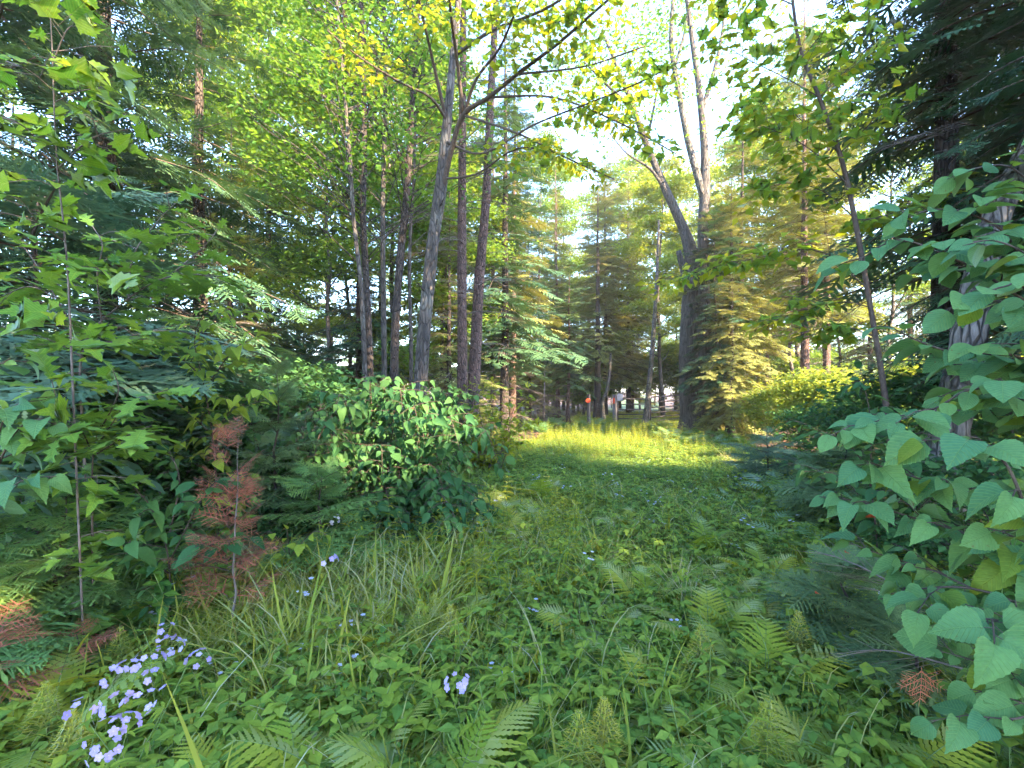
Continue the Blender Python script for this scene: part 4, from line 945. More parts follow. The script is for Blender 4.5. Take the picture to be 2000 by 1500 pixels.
C = np.vstack([[W(x + r.randn() * 30, y + r.randn() * 30, 16 + r.randn() * .8) - np.array(loc) for _ in range(9)] for x, y in tops])
obj('crown', mesh('crown', [(leaf_clusters(C, 20, .5, .14, 5, SIMPLE, 'far'), M['maple'])]), ced, kind='stuff')
loc, P, rr = path_tree([(1384, 845, 44), (1379, 780, 32), (1376, 600, 22), (1373, 450, 20), (1377, 372, 19), (1376, 290, 15), (1366, 180, 12), (1352, 80, 9), (1340, -20, 9), (1325, -160, 5)], 15.4)
ced2 = thing('forked_tree', 'pale trunk right of the big forked tree, splitting into several grey limbs', 'tree', loc)
obj('trunk', mesh('trunk', [(tube(P, rr, 18, .12), M['bark_cedar'])], True), ced2)
for l_ in [[(1374, 385, 16, 15.4), (1356, 320, 14, 15.4), (1343, 270, 13, 15.4), (1326, 180, 11, 15.4), (1311, 80, 9, 15.4), (1318, -40, 6, 15.4)], [(1371, 215, 10, 15.4), (1392, 150, 8, 15.4), (1410, 70, 6, 15.4), (1420, -20, 4, 15.4)],
           [(1318, 130, 6, 15.4), (1338, 60, 5, 15.4), (1345, -10, 3, 15.4)]]:
    s = limb(l_, loc); obj('limb', mesh('limb', [(tube(s[:, :3], s[:, 3], 10, .08), M['bark_pale'])], True), ced2)
C = np.vstack([[W(x + r.randn() * 35, y + r.randn() * 35, 15.4 + r.randn() * .9) - np.array(loc) for _ in range(6)] for x, y in [(1410, 60), (1345, -20), (1318, -60), (1420, -30), (1440, 20), (1290, -40), (1400, 150), (1310, 60), (1440, 120), (1460, 220), (1380, 10), (1300, 140), (1420, 260), (1345, 120)]])
obj('crown', mesh('crown', [(leaf_clusters(C, 20, .5, .14, 6, SIMPLE, 'far'), M['maple'])]), ced2, kind='stuff')
# hemlock foliage wrapped around and right of it
conifer('drooping hemlock with olive foliage just right of the forked trunks', on_ground(1425, 15), 8.6, .7, 2.0, 130, 21, 'needle_gold', BIGH, .14, lift=-.05, power=.5, name='hemlock_tree')
conifer('dark hemlock partly wrapping the pale multi-stemmed trunk', on_ground(1402, 14.8), 7.4, 1.6, 1.2, 110, 22, 'needle', BIGH, .06, lift=-.1, power=.25, name='hemlock_tree')
conifer('tall dark-green hemlock rising behind the forked trunks', on_ground(1450, 17.5), 12.5, 3, 2.3, 90, 23, 'needle_gold', BIGH, .16, lift=-.05, power=.6, name='hemlock_tree')
conifer('bushy olive hemlock in front of the pale multi-stemmed trunk', on_ground(1428, 14.0), 5.2, .8, 1.0, 90, 27, 'needle_gold', BIGH, .05, lift=-.1, power=.4, name='hemlock_tree')
conifer('shaded hemlock clinging behind the right of the forked trunk', on_ground(1385, 16.6), 9.0, 1.2, 1.3, 100, 28, 'needle', BIGH, .08, lift=-.1, power=.4, name='hemlock_tree')
# thin trees by the gate
pole_tree('thin pale tree leaning right in front of the gate', [(1259, 832, 10, 21.5), (1269, 740, 9, 21.5), (1277, 640, 8, 21.5), (1283, 540, 6, 21.5), (1287, 430, 4, 21.5)], 21.5, 'bark_pale', name='birch_tree', seed=31)
conifer('dark straight trunked spruce standing between the marker stake and the gate post', on_ground(1167, 25), 13.5, 3.6, 1.7, 70, 32, 'needle_gold', BIGC, .20, lift=0, dead=24, power=.5, name='spruce_tree')
pole_tree('small crooked pale trunk bending right beside the dark straight trunk', [(1179, 822, 8, 24), (1176, 785, 8, 24), (1184, 768, 7, 24), (1190, 735, 6, 24), (1193, 690, 4, 24)], 24, 'bark_pale', name='birch_tree', seed=33)
conifer('small rounded sunlit fir with a bare pinkish lower trunk beside the track end', on_ground(1110, 20), 7.3, 2.0, 1.55, 95, 24, 'needle_pale', BIGC, .09, 'bark_pine', lift=.05, dead=26, power=.65)
conifer('tall narrow pale green spruce catching the sun beyond the track end', on_ground(1182, 29), 16.8, 2.5, 3.3, 210, 25, 'needle_gold', BIGC, .16, lift=.15, power=.8, name='spruce_tree')
conifer('second tall pale spruce just right of the brightest one', on_ground(1228, 32), 17, 3, 2.8, 170, 26, 'needle_gold', BIGC, .16, lift=.15, power=.8, name='spruce_tree')
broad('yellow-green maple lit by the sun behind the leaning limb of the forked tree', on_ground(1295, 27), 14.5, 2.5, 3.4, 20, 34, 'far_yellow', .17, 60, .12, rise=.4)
# leafless dead brush by the fir
root = thing('dead_fir', 'low bare pinkish dead fir with twiggy branches left of the small rounded fir', 'dead tree', on_ground(1062, 19), None)
obj('trunk', mesh('trunk', [(tube(np.array([[0, 0, -.05], [.02, 0, 1.2], [.05, .02, 2.4]]), [.05, .035, .012], 8, .1), M['twig_grey'])], True), root)
r = np.random.RandomState(8); n = 60; z = r.uniform(.1, 2.2, n); az = r.rand(n) * 6.28
A = frames(np.stack([np.cos(az), np.sin(az), r.uniform(-.3, .3, n)], 1), np.tile([0, 0, 1.0], (n, 1)), r.uniform(.4, 1.1, n) * (1.15 - z / 3))
obj('dead_branches', mesh('dead_branches', [(jn([rep(BARE[k], A[k::3], np.stack([0 * z, 0 * z, z], 1)[k::3], np.zeros(len(A[k::3]))) for k in range(3)]), M['twig_grey'])]), root, kind='stuff')

# right side: big grey trunk, stems, sapling
pole_tree('thick grey leaning trunk half hidden by broad leaves at the right edge', [(1832, 1130, 74, 3.9), (1851, 870, 62, 3.9), (1885, 700, 56, 3.9), (1908, 560, 50, 3.9), (1955, 400, 44, 3.9), (2040, 230, 38, 3.9), (2140, -50, 40, 3.9), (2300, -500, 24, 3.9)], 3.9, 'bark_pale', name='old_maple_tree', seed=41)
pole_tree('short dark trunk rising into the hemlock shade left of the thick grey trunk', [(1842, 980, 24, 7), (1848, 700, 22, 7), (1852, 560, 20, 7), (1858, 380, 17, 7), (1862, 100, 13, 7), (1866, -300, 6, 7)], 7, 'bark_dark', name='hemlock_tree', seed=42)
loc, P, rr = path_tree([(1752, 1100, 13), (1738, 860, 11), (1722, 730, 10), (1700, 600, 9), (1668, 420, 9), (1640, 300, 8), (1600, 190, 7), (1566, 105, 6), (1548, 0, 5), (1540, -150, 3)], 4.2)
sap = thing('maple_sapling', 'tall thin maple sapling at right with layers of light green leaves reaching over the track', 'young tree', loc)
obj('stem', mesh('stem', [(tube(P, rr, 9, .08), M['twig'])], True), sap)
LB = [[(1690, 560, 5, 4.2), (1600, 490, 4, 4.3), (1500, 500, 3, 4.5), (1400, 520, 3, 4.7), (1290, 560, 2, 4.9)], [(1668, 425, 6, 4.2), (1600, 370, 4, 4.4), (1520, 360, 3, 4.6), (1440, 400, 2, 4.8)],
      [(1655, 360, 5, 4.2), (1580, 290, 4, 4.2), (1500, 250, 3, 4.3), (1420, 230, 2, 4.4)], [(1640, 300, 5, 4.2), (1700, 240, 4, 4.1), (1740, 190, 2, 4.0)], [(1600, 190, 5, 4.2), (1530, 150, 4, 4.1), (1450, 110, 3, 4.0), (1380, 60, 2, 3.9)],
      [(1570, 110, 4, 4.2), (1620, 50, 3, 4.1), (1680, 10, 2, 4.0)], [(1550, 10, 4, 4.2), (1480, -20, 3, 4.0), (1400, -40, 2, 3.8)], [(1700, 600, 5, 4.2), (1640, 590, 3, 4.4), (1560, 610, 3, 4.6), (1480, 640, 2, 4.8)],
      [(1712, 660, 4, 4.2), (1650, 640, 3, 4.5), (1570, 660, 2, 4.9)], [(1670, 430, 5, 4.2), (1740, 420, 3, 4.4), (1790, 380, 2, 4.6)], [(1640, 300, 4, 4.2), (1560, 230, 3, 4.4), (1500, 180, 2, 4.6)], [(1600, 190, 4, 4.2), (1660, 130, 3, 4.3), (1700, 90, 2, 4.4)]]
leafy(sap, loc, [(limb(l_, loc)[::2, :3], .006) for l_ in LB], .055, .14, MAPLE, ['maple_near'], 5, 295, side_twigs=14, twig_len=.5, droop=.35, layer=.45, stalk=.4)
# right foreground: broad round leaves on arching branches
def branchy(label, base, brs, spacing, size, temp, mats, seed, name='broad_leaved_shrub', cat='shrub', group=None, **kw):
    root = thing(name, label, cat, base, group)
    return leafy(root, base, [(np.array([W(*p[:3]) for p in b]) - np.array(base), p0) for b, p0 in brs], spacing, size, temp, mats, seed, **kw)
base = on_ground(2150, 2.0)
branchy('large hobblebush with broad round leaves hanging over the right edge, upper branches', base,
        [([(2150, 1460, 2.0), (2110, 900, 1.9), (2050, 650, 1.8), (1960, 560, 1.75), (1850, 500, 1.75), (1750, 470, 1.8), (1660, 520, 1.85)], .008),
         ([(2080, 600, 1.8), (2040, 420, 1.7), (1980, 330, 1.65), (1900, 330, 1.7), (1850, 350, 1.75)], .005), ([(2080, 560, 1.7), (2010, 500, 1.5), (1940, 470, 1.5), (1880, 480, 1.55)], .004), ([(2060, 680, 1.8), (1980, 480, 1.75), (1900, 420, 1.75), (1820, 410, 1.8), (1740, 440, 1.85)], .005), ([(2110, 900, 1.9), (2020, 720, 1.6), (1920, 690, 1.55), (1830, 680, 1.6), (1740, 640, 1.7)], .006),
         ([(2110, 900, 1.9), (2020, 600, 1.4), (1960, 560, 1.35), (1900, 600, 1.4)], .005), ([(2110, 880, 1.9), (2000, 780, 1.5), (1900, 760, 1.5), (1820, 800, 1.55), (1720, 820, 1.6), (1650, 850, 1.7)], .005)],
        .036, .098, ROUND, ['round', 'round_yellow'], 7, side_twigs=8, twig_len=.24, droop=.5, face=.45, layer=.35, stalk=.22, jitter=.5)
base = on_ground(2130, 1.6)
branchy('hobblebush with broad toothed leaves reaching low across the right foreground', base,
        [([(2130, 1600, 1.6), (2080, 1100, 1.5), (1980, 980, 1.5), (1880, 960, 1.55), (1780, 930, 1.6), (1690, 900, 1.7)], .008), ([(2080, 1150, 1.5), (1980, 1080, 1.45), (1880, 1040, 1.5), (1780, 1010, 1.6), (1680, 980, 1.7), (1600, 970, 1.8)], .006),
         ([(2100, 1300, 1.5), (2000, 1190, 1.4), (1900, 1150, 1.45), (1800, 1150, 1.5), (1720, 1170, 1.6)], .006), ([(2100, 1250, 1.5), (2020, 1040, 1.3), (1960, 900, 1.3), (1880, 860, 1.35), (1800, 860, 1.4)], .006),
         ([(2090, 1250, 1.7), (1950, 1180, 1.7), (1840, 1120, 1.75), (1740, 1090, 1.8), (1660, 1060, 1.9)], .005), ([(2110, 1500, 1.6), (2000, 1330, 1.5), (1900, 1290, 1.5), (1830, 1270, 1.55)], .005), ([(2110, 1350, 1.4), (2030, 1250, 1.25), (1940, 1210, 1.25), (1850, 1220, 1.3)], .005), ([(2100, 1350, 1.4), (2000, 1400, 1.3), (1930, 1400, 1.35), (1880, 1390, 1.4)], .004)],
        .034, .098, HEART, ['round', 'round_yellow'], 8, side_twigs=8, twig_len=.24, droop=.5, face=.5, layer=.35, stalk=.22, jitter=.5)
base = on_ground(1700, 3.6)
branchy('smaller broad-leaved shrub behind the right foreground leaves', base,
        [([(1720, 1150, 3.6), (1700, 950, 3.5), (1660, 870, 3.4), (1600, 840, 3.3), (1550, 820, 3.3)], .006), ([(1700, 950, 3.5), (1760, 860, 3.3), (1830, 800, 3.1)], .005), ([(1705, 1000, 3.5), (1640, 930, 3.3), (1570, 920, 3.2)], .005),
         ([(1700, 950, 3.5), (1700, 820, 3.5), (1680, 720, 3.5)], .005), ([(1720, 1100, 3.6), (1790, 1000, 3.3), (1860, 930, 3.1)], .005)],
        .045, .12, ELM, ['ovate'], 9, side_twigs=5, twig_len=.25, droop=.4)
# left foreground saplings
base = on_ground(150, 2.4)
branchy('young maple at the upper left with yellow-green lobed leaves on an upright grey stem', base,
        [([(165, 1300, 2.4), (140, 700, 2.2), (130, 500, 2.1), (110, 300, 2.0), (103, 120, 1.95), (98, 20, 1.9)], .0055), ([(125, 470, 2.1), (60, 430, 2.0), (-20, 410, 1.9)], .004), ([(112, 330, 2.05), (180, 270, 2.0), (260, 250, 2.05)], .004), ([(112, 320, 2.05), (50, 250, 1.9), (-10, 220, 1.8)], .004),
         ([(106, 200, 2.0), (150, 180, 1.95), (200, 170, 1.95)], .003), ([(106, 180, 2.0), (60, 140, 1.9), (10, 120, 1.85)], .003), ([(104, 120, 1.95), (130, 60, 1.9), (150, 50, 1.9)], .003)],
        .05, .145, MAPLE, ['maple_near'], 11, side_twigs=3, twig_len=.18, name='maple_sapling', cat='young tree', droop=.3, bark='twig_grey', stalk=.5)
base = on_ground(165, 2.9)
branchy('oak sapling at left holding flat tiers of lobed green leaves', base,
        [([(170, 1240, 2.9), (165, 900, 2.85), (160, 690, 2.8), (230, 600, 2.75), (330, 540, 2.7), (440, 540, 2.65)], .009), ([(160, 690, 2.8), (120, 600, 2.7), (60, 560, 2.6), (-20, 590, 2.5)], .006), ([(250, 590, 2.75), (260, 500, 2.7), (310, 430, 2.7), (350, 390, 2.7)], .005),
         ([(200, 640, 2.78), (190, 540, 2.6), (200, 480, 2.5), (180, 440, 2.5)], .005), ([(165, 680, 2.8), (240, 660, 2.6), (320, 640, 2.5)], .005), ([(165, 700, 2.8), (90, 660, 2.7), (20, 650, 2.6)], .005), ([(120, 600, 2.7), (60, 500, 2.6), (10, 450, 2.55)], .005), ([(330, 540, 2.7), (400, 480, 2.7), (430, 440, 2.7)], .004)],
        .05, .19, OAK, ['oak'], 12, name='oak_sapling', cat='young tree', side_twigs=7, twig_len=.3, droop=.12, layer=.22, bark='twig_grey', stalk=.15, face=-.1)
base = on_ground(185, 2.5)
branchy('knee-high oak seedling with large overlapping lobed leaves below the left tiers', base,
        [([(185, 1320, 2.5), (180, 1000, 2.5), (183, 880, 2.45), (200, 820, 2.4)], .007), ([(183, 880, 2.45), (250, 790, 2.35), (330, 760, 2.3)], .004), ([(183, 880, 2.45), (120, 800, 2.35), (100, 740, 2.3)], .004), ([(190, 850, 2.4), (230, 770, 2.3), (220, 720, 2.3)], .004), ([(183, 890, 2.45), (250, 850, 2.3), (300, 830, 2.25)], .004), ([(183, 890, 2.45), (150, 830, 2.2), (110, 860, 2.1)], .004)],
        .04, .21, OAK, ['oak'], 13, name='oak_sapling', cat='young tree', droop=.2, layer=.3, stalk=.12)
base = on_ground(-20, 2.3)
branchy('dark broad-leaved shrub cut by the left edge of the picture', base,
        [([(-20, 1370, 2.3), (-20, 1000, 2.2), (20, 860, 2.1), (70, 820, 2.1), (110, 830, 2.1)], .007), ([(-20, 1000, 2.2), (40, 940, 2.1), (110, 930, 2.1)], .005), ([(-20, 900, 2.2), (20, 800, 2.1), (90, 780, 2.1)], .005), ([(-20, 900, 2.2), (-30, 740, 2.1), (20, 700, 2.1)], .005)],
        .05, .12, HEART, ['round'], 14, droop=.5, face=.3, side_twigs=6, twig_len=.15)
base = on_ground(430, 3.6)
branchy('thin shrub of pointed light green leaves behind the brown dead fir', base,
        [([(430, 1150, 3.6), (420, 900, 3.5), (400, 760, 3.4), (380, 660, 3.3), (410, 590, 3.2)], .007), ([(400, 760, 3.4), (460, 680, 3.3), (520, 650, 3.3)], .005), ([(400, 740, 3.4), (330, 680, 3.2), (280, 660, 3.1)], .005), ([(415, 850, 3.5), (470, 780, 3.4), (530, 760, 3.3)], .005), ([(415, 850, 3.5), (350, 790, 3.3), (300, 770, 3.2)], .005), ([(380, 660, 3.3), (440, 610, 3.25), (500, 610, 3.2)], .004)],
        .04, .10, OVATE, ['herb', 'round_yellow'], 15, side_twigs=6, twig_len=.28, droop=.35)
base = on_ground(330, 2.7)
branchy('low shrub of rounded leaves under the brown dead fir branches', base,
        [([(330, 1280, 2.7), (330, 1100, 2.7), (300, 1000, 2.6), (260, 950, 2.5)], .006), ([(330, 1100, 2.7), (390, 980, 2.6), (430, 930, 2.5)], .005), ([(330, 1120, 2.7), (270, 1080, 2.5), (230, 1060, 2.4)], .005), ([(330, 1050, 2.7), (350, 940, 2.6), (330, 880, 2.6)], .005), ([(330, 1120, 2.7), (400, 1070, 2.6), (450, 1060, 2.5)], .005)],
        .045, .11, ELM, ['ovate'], 16, side_twigs=9, twig_len=.2, droop=.5, face=.2)
base = on_ground(575, 3.3)
branchy('small low plant with rounded pale leaves in front of the dark shrub', base, [([(575, 1190, 3.3), (565, 1080, 3.2), (560, 1030, 3.15)], .004), ([(565, 1090, 3.2), (610, 1040, 3.1), (640, 1045, 3.1)], .003), ([(565, 1090, 3.2), (530, 1040, 3.1), (510, 1050, 3.1)], .003)],
        .05, .09, OVATE, ['herb'], 17, droop=.5, face=.3, name='rounded_leaf_plant', cat='plant')
# dark leafy viburnum at the left of the track
base = on_ground(735, 5.0); brs = []
r = np.random.RandomState(17)
for i in range(76):
    px = r.uniform(470, 940); top = 735 + 0.0016 * (px - 760) ** 2 + (r.rand() ** 1.3) * 270; d1 = 4.9 + r.uniform(-.9, .7)
    x0 = 735 + (px - 735) * .35
    brs.append(([(x0, 1030, 5.0), ((x0 + px) / 2, (1030 + top) / 2 - 50, (5 + d1) / 2), (px, top, d1), (px + (px - 735) * .18, top + 40 + 50 * r.rand(), d1 - .15)], .007))
branchy('dense dark green viburnum spilling over the left edge of the track', base, brs, .05, .115, OVATE, ['ovate'], 18, side_twigs=10, twig_len=.34, droop=.6, name='viburnum_shrub', layer=.4, face=.25)
base = on_ground(560, 4.3); brs = []
for i in range(26):
    px = r.uniform(430, 720); top = 760 + r.rand() * 240; d1 = 4.5 + r.uniform(-.5, .9); x0 = 560 + (px - 560) * .35
    brs.append(([(x0, 1060, 4.3), ((x0 + px) / 2, (1060 + top) / 2 - 50, (4.3 + d1) / 2), (px, top, d1), (px + (px - 560) * .2, top + 30, d1 - .15)], .007))
branchy('darker viburnum standing left of and in front of the dense shrub', base, brs, .055, .105, OVATE, ['ovate'], 19, side_twigs=8, twig_len=.32, droop=.5, name='viburnum_shrub', max_parts=150)
base = on_ground(955, 8.3); brs = []
for i in range(18):
    px = r.uniform(900, 1035); top = 735 + r.rand() * 170; d1 = 8.3 + r.uniform(-.7, .7); x0 = 955 + (px - 955) * .3
    brs.append(([(x0, 925, 8.3), ((x0 + px) / 2, (925 + top) / 2 - 20, 8.3), (px, top, d1)], .008))
branchy('sunlit yellow-green maple bush at the foot of the red-barked pines', base, brs, .07, .13, MAPLE, ['maple_bright'], 20, side_twigs=6, twig_len=.4, droop=.3, name='maple_bush', max_parts=200)

# young firs at left with boughs of their own
def young_fir(label, px, d, H, rad, nb, seed, mat, tr=.02, lift=.25, base=.12, temps=BOUGH, bark='bark_dark', power=.8, name='young_fir', loc=None):
    return conifer(label, loc or on_ground(px, d), H, base, rad, nb, seed, mat, temps, tr, bark, None, lift, 0, power, name, 'young tree', boughs_as_parts=True)
young_fir('young fir with fresh green tips low at the left edge', 130, 2.6, 1.05, .85, 34, 31, 'needle_tip', lift=.05, base=.3)
young_fir('young fir in the left corner below the dark broad leaves', -60, 2.2, 1.0, .7, 22, 32, 'needle_tip', lift=.1, base=.3)
young_fir('small fir with an upright leader among the shrubs left of the slender maples', 540, 3.9, 1.75, .6, 40, 33, 'needle_pale', lift=.3)
young_fir('low dark fir in front of the viburnum', 620, 3.7, .95, .85, 30, 34, 'needle_tip', lift=.15)
young_fir('blue-green fir sapling tucked left of the dense viburnum', 585, 4.6, 1.3, .8, 40, 35, 'needle_blue', lift=.2)
young_fir('brown dead fir sapling standing in the left shrubs', 445, 2.6, 1.3, .27, 26, 36, 'needle_dead', tr=.009, lift=.65, base=.35, bark='twig_grey', temps=DEADB)
young_fir('rust-brown dead fir sprig at the left edge', -10, 2.0, .62, .18, 8, 37, 'needle_dead', lift=.3, base=.3, temps=DEADB)
young_fir('rust-brown dead fir sprig above the lower left fern', 140, 2.25, .42, .24, 8, 38, 'needle_dead', lift=.2, base=.15, temps=DEADB)
young_fir('feathery low fir beneath the right foreground leaves', 1650, 2.5, .6, .5, 24, 39, 'needle_pale', lift=.15)
young_fir('dark young fir at the right below the thick grey trunk', 1790, 2.1, .45, .5, 20, 40, 'needle_pale', lift=.1)
young_fir('spreading dark fir beyond the right foreground shrub', 1650, 4.8, 1.2, .8, 36, 41, 'needle_pale', lift=.15)
young_fir('low grey-green fir at the right edge of the grass', 1500, 7.0, .9, 1.0, 30, 42, 'needle_blue', lift=.1)
# dead twiggy sticks at right
for i, (lb, p0, p1) in enumerate([('bare grey dead branch slanting through the right shrubs', (1900, 1220, 1.9), (1600, 1040, 2.4)), ('lower bare grey dead branch lying at the right above the ferns', (1880, 1300, 1.8), (1640, 1240, 2.1))]):
    a_, b_ = W(*p0), W(*p1); D = b_ - a_; root = thing('dead_branch', lb, 'branch', tuple(a_), 'bare dead branches at right')
    A = frames(D[None], np.array([[.2, -.3, 1.0]]), [np.linalg.norm(D)]); obj('twigs', mesh('twigs', [(rep(BARE[i], A, np.zeros((1, 3)), np.zeros(1)), M['twig_grey'])]), root, kind='stuff')
hb = [(1655, 1080, 2.3, 'bright red leaf caught on the grey dead branch at right'), (1690, 1010, 1.7, 'reddish leaf among the broad green leaves at right'), (1600, 1160, 2.3, 'small red leaf low at right above the light ferns')]
for px, py, d, lb in hb:
    o = obj('red_leaf', CACHE.setdefault('red', mesh('red_leaf', [(ELM, M['red_leaf'])])), None, tuple(W(px, py, d))); o['label'] = lb; o['category'] = 'leaf'; o.scale = (.045,) * 3; o.rotation_euler = (rnd.uniform(.5, 1.2), rnd.uniform(-.5, .5), rnd.uniform(0, 6))
# hanging brown cluster
root = thing('dead_fir_tip', 'hanging purplish-brown dead fir tip in the dark lower right corner', 'branch', tuple(W(1800, 1300, 1.75)))
w_, nd = DEADB[0]; A = frames(np.array([[0.02, 0, -1.0]]), np.array([[0, -1.0, .1]]), [.17])
obj('dead_needles', mesh('dead_needles', [(rep(w_, A, np.zeros((1, 3)), np.zeros(1)), M['twig']), (rep(nd, A, np.zeros((1, 3)), np.zeros(1)), M['needle_dead'])]), root, kind='stuff')

# ------------------------------------------------------------------ large conifers framing the picture
conifer('large dark fir filling the upper left, trunk behind the oak sapling', on_ground(215, 6.2), 13, 1.6, 2.3, 95, 51, 'needle', BIG, .16, lift=-.05, dead=30, power=.5, sparse=.2, name='large_fir', boughs_as_parts=True)
conifer('second dark fir right behind the large upper left one', on_ground(392, 7.6), 10, 1.2, 2.0, 85, 52, 'needle', BIGC, .15, lift=-.05, dead=50, power=.6, name='large_fir')
conifer('dark fir at the far left edge behind the saplings', on_ground(-40, 4.6), 11, 2.0, 2.3, 95, 53, 'needle', BIG, .14, lift=-.05, dead=40, power=.5, name='large_fir', boughs_as_parts=True)
conifer('tall dark hemlock overhanging the upper right corner', on_ground(2085, 4.5), 13, 2.7, 2.1, 150, 54, 'needle', BIG, .18, lift=-.05, dead=20, power=.45, name='hemlock_tree', boughs_as_parts=True)
conifer('near dark hemlock whose boughs hang before the thick grey trunk', on_ground(2230, 3.7), 6.5, 2.3, 1.7, 60, 57, 'needle', BIG, .08, lift=-.1, power=.4, name='hemlock_tree', boughs_as_parts=True)
conifer('dark hemlock left of the upper right corner one', on_ground(1850, 5.0), 12.5, 2.9, 1.4, 110, 55, 'needle', BIGC, .15, lift=-.05, dead=20, power=.5, name='hemlock_tree')
# blue-green boughs of the near left fir
root = young_fir('blue-green fir with wide soft boughs behind the left oak leaves', 60, 3.6, 3.35, 1.9, 26, 56, 'needle_blue', .05, -.02, 1.5, power=.35, name='broad_fir')

# ------------------------------------------------------------------ the wood behind
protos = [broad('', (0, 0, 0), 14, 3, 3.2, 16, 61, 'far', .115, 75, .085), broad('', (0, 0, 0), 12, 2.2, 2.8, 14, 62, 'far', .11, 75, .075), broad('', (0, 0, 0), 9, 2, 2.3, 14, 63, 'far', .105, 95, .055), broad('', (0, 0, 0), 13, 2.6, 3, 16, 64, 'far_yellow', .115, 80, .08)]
cprot = [conifer('', (0, 0, 0), 13, 2.5, 2.1, 100, 65, 'needle', BIGC, .14, dead=30), conifer('', (0, 0, 0), 9, 1.0, 1.8, 90, 66, 'needle_gold', BIGC, .10, dead=10), conifer('', (0, 0, 0), 15, 4, 2.0, 95, 67, 'needle_gold', BIGC, .15, 'bark_pine', dead=40)]
sh = []
for s in range(3):
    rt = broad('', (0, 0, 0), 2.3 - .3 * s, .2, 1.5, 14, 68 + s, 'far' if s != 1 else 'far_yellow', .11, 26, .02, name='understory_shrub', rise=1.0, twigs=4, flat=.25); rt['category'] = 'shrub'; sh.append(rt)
for s in range(2):
    rt = broad('', (0, 0, 0), 1.7 - .3 * s, .15, 1.1, 13, 75 + s, 'ovate', .10, 12, .014, name='leafy_shrub', rise=.9, twigs=4, flat=.2, temp=SIMPLE); rt['category'] = 'shrub'; sh.append(rt)
used = set(); PL = {}
def place(pr, px, d, s, key, group):
    loc = on_ground(px, d); rz = rnd.random() * 6.28
    if pr.name not in used: used.add(pr.name); pr.location = loc; pr.rotation_euler.z = rz; pr.scale = (s,) * 3; o = pr; o['group'] = group
    else: o = dup(pr, loc, rz, '', s, group)
    PL.setdefault(key, []).append(o)
r = random.Random(5)
kB, kC, kS = 'trees of the wood', 'conifers of the wood', 'shrubs under the trees'
# left wood
for px, d, s, k in [(470, 12, 1, 1), (640, 11.5, .9, 1), (690, 15, 1, 3), (760, 13, 1, 0), (820, 16, 1, 3), (860, 12.5, .85, 2), (500, 16, 1.1, 3), (380, 14, 1, 0), (-60, 12, 1, 0), (900, 20, 1, 1), (650, 20, 1.1, 3)]:
    place(protos[k], px, d, s, 'a', kB)
for px, d, s, k in [(520, 12.5, .9, 0), (870, 14, 1, 2), (960, 15, .85, 0), (1000, 17, 1, 2), (1035, 22, .9, 1), (985, 24, 1, 0), (1090, 27, .9, 2), (740, 18, 1, 1), (580, 21, 1.1, 0), (330, 17, 1, 2), (30, 16, 1, 0), (930, 28, 1, 1), (830, 24, 1, 0), (985, 13, 1, 0), (1010, 20, 1.1, 0), (1055, 26, 1.0, 0), (1085, 31, 1.15, 2), (1030, 34, 1.2, 2), (1120, 34, 1.0, 1), (1148, 38, 1.2, 0), (880, 11.5, .8, 1), (700, 12, .8, 0), (450, 9, .8, 1)]:
    place(cprot[k], px, d, s, 'b', kC)
# behind the gate and right wood
for px, d, s, k in [(1130, 36, 1, 3), (1100, 38, 1.5, 0), (1350, 38, 1.5, 3), (1235, 40, 1.6, 0), (1180, 41, 1.5, 3), (1290, 36, 1.45, 3), (1060, 34, 1.4, 0), (1450, 26, 1.3, 3), (1560, 20, 1.2, 0), (1250, 40, 1, 3), (1330, 33, .9, 0), (1390, 28, 1, 3), (1480, 22, 1, 0), (1560, 27, 1, 1), (1640, 24, 1, 3), (1540, 19, 1, 3), (1740, 18, 1, 0), (1880, 20, 1, 1), (2080, 24, 1, 1), (1680, 36, 1, 1), (1450, 38, 1, 0), (1990, 18, 1, 3)]:
    place(protos[k], px, d, s, 'c', kB)
for px, d, s, k in [(1140, 30, .75, 1), (1200, 34, .8, 0), (1340, 29, .6, 1), (1210, 42, 1, 2), (1080, 40, 1, 0), (1340, 40, 1, 2), (1420, 24, .9, 1), (1500, 30, 1, 2), (1573, 15, 1, 2), (1612, 17, 1, 2), (1700, 19, .8, 0), (1780, 22, 1, 2), (1600, 33, 1, 0), (1880, 26, 1, 0), (2000, 24, 1, 0)]:
    place(cprot[k], px, d, s, 'd', kC)
for i in range(44):
    d = 6.5 + 22 * r.random(); px = r.uniform(-150, 2150); x = (px - CX) / F * d
    if abs(x - path_x(d)) < 3.0 + .08 * d or (1000 < px < 1340 and d < 30): continue
    place(sh[i % 3], px, d, r.uniform(.7, 1.25), 'e' if x < path_x(d) else 'f', kS)
for px, d in [(1500, 13), (1560, 12), (1450, 15), (1620, 11), (1680, 9), (1580, 15), (1420, 18), (1740, 10)]:
    place(sh[1], px, d, r.uniform(.55, .8), 'f', kS)
for px, d, s in [(40, 4.2, 1), (230, 4.6, 1), (330, 5.6, 1.1), (480, 6.4, 1), (130, 6.5, 1.2), (620, 7.4, 1), (180, 3.9, .8), (-20, 3.6, .8), (300, 6.8, 1.3), (420, 7.5, 1.2), (400, 4.8, .8), (-80, 5.5, 1.2), (700, 6.6, .8), (560, 9, 1.1), (820, 7.0, .75), (260, 3.6, .7), (60, 3.2, .7), (860, 8.5, .8), (470, 4.1, .62), (560, 5.4, .9), (640, 5.6, .85), (540, 3.9, .45), (350, 4.0, .7)]:
    place(sh[3 + int(d * 10) % 2], px, d, s, 'k', kS)
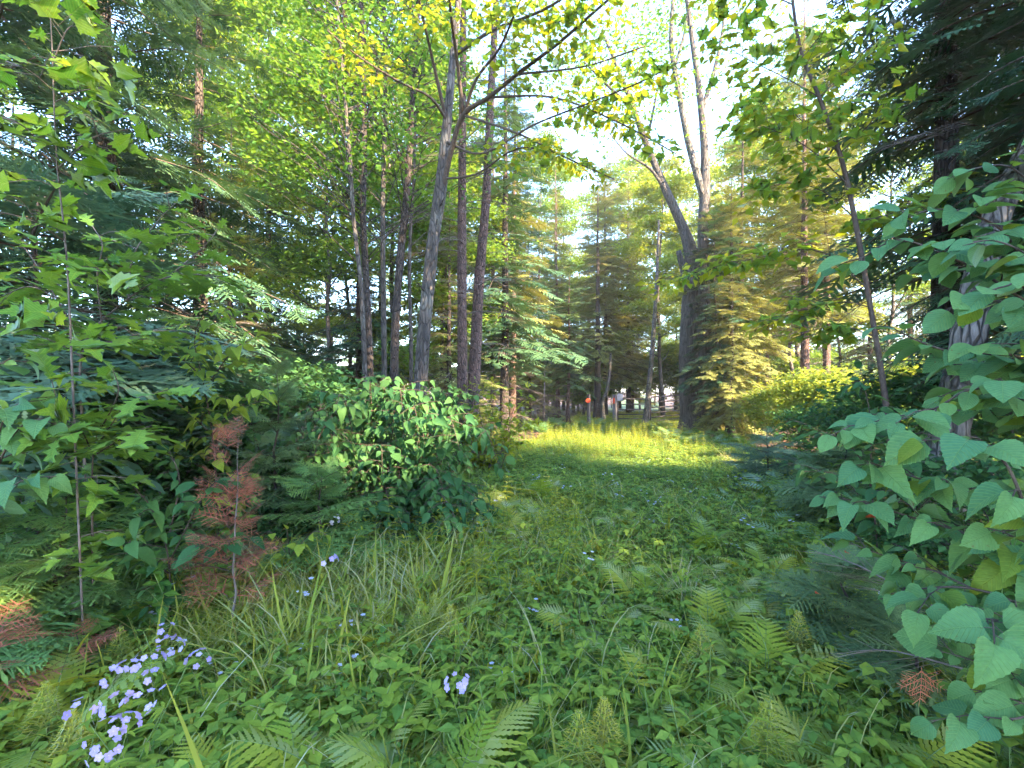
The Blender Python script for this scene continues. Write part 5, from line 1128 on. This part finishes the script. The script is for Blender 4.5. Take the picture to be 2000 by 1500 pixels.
for px, d, s in [(1640, 5.8, .7), (1760, 5.0, .9), (1900, 5.2, 1), (1700, 7.4, .8), (1850, 7.5, 1), (1990, 4.2, 1), (1560, 9.5, .7), (1790, 3.6, .55), (1950, 3.0, .6)]:
    place(sh[3 + int(d * 10) % 2], px, d, s, 'l', kS)
ordinals(PL['k'], 'dark leafy shrub in the bank left of the track, #')
ordinals(PL['l'], 'dark leafy shrub in the bank right of the track, #')
for px in [p_ for p_ in range(1000, 1400, 26) if not 1195 < p_ < 1345]: place(sh[(px // 26) % 3], px + r.uniform(-8, 8), r.uniform(27, 34), r.uniform(.8, 1.5), 'g', kS)
for px in range(-200, 2300, 55): place(sh[(px // 55) % 3], px + r.uniform(-15, 15), r.uniform(30, 42), r.uniform(1.2, 2.2), 'h', kS)
for px in range(-150, 2300, 42):
    place([protos[2], cprot[1], protos[3], cprot[0]][(px // 42) % 4], px, r.uniform(36, 58), r.uniform(.75, 1.15), 'i', kB)
ordinals(PL['a'], 'leafy broad tree in the wood left of the track, #')
ordinals(PL['b'], 'conifer in the wood left of the track, #')
ordinals(PL['c'], 'leafy broad tree in the right and middle wood, #')
ordinals(PL['d'], 'conifer in the right and middle wood, #')
ordinals(PL['e'], 'understory shrub among the trunks left of the track, #')
ordinals(PL['f'], 'understory shrub among the trunks right of the track, #')
ordinals(PL['g'], 'low shrub just beyond the gate and marker posts, #')
for o in PL['h']: o['label'] = 'far low shrub closing the back of the wood'
for o in PL['i']: o['label'] = 'small distant tree at the very back of the wood'
for o in PL['i']: o['group'] = 'distant trees at the back'
for o in PL['h']: o['group'] = 'far shrubs at the back'
for x, y, s, k in [(7.6, 2.2, 1.15, 0), (9.5, -.5, 1.1, 1), (9.2, -3.1, .86, 2)]:  # unseen trees added to block and dapple the sun
    o = dup(protos[k], (x, y, 0), x, 'unseen leafy tree outside the picture, added to break up the sunlight', s, 'leafy trees around the viewer')
# unseen firs continuing the wood around the viewer, added to shade the near track
for i, (x, y, s, k) in enumerate([(5.5, -2.4, 1, 0), (8.0, -4.4, 1.2, 0), (6.0, -4.6, 1.1, 0), (10.5, -7, 1.2, 0), (6.5, 2.2, .9, 0), (3.5, -5, 1, 0), (10, .5, 1.1, 0), (13, -8.4, 1.2, 0), (9.5, -2.0, .9, 0)]):
    o = dup(cprot[0], (x, y, 0), i * 1.1, 'unseen dark fir outside the picture, added to shade the near track', s, 'firs around the viewer')
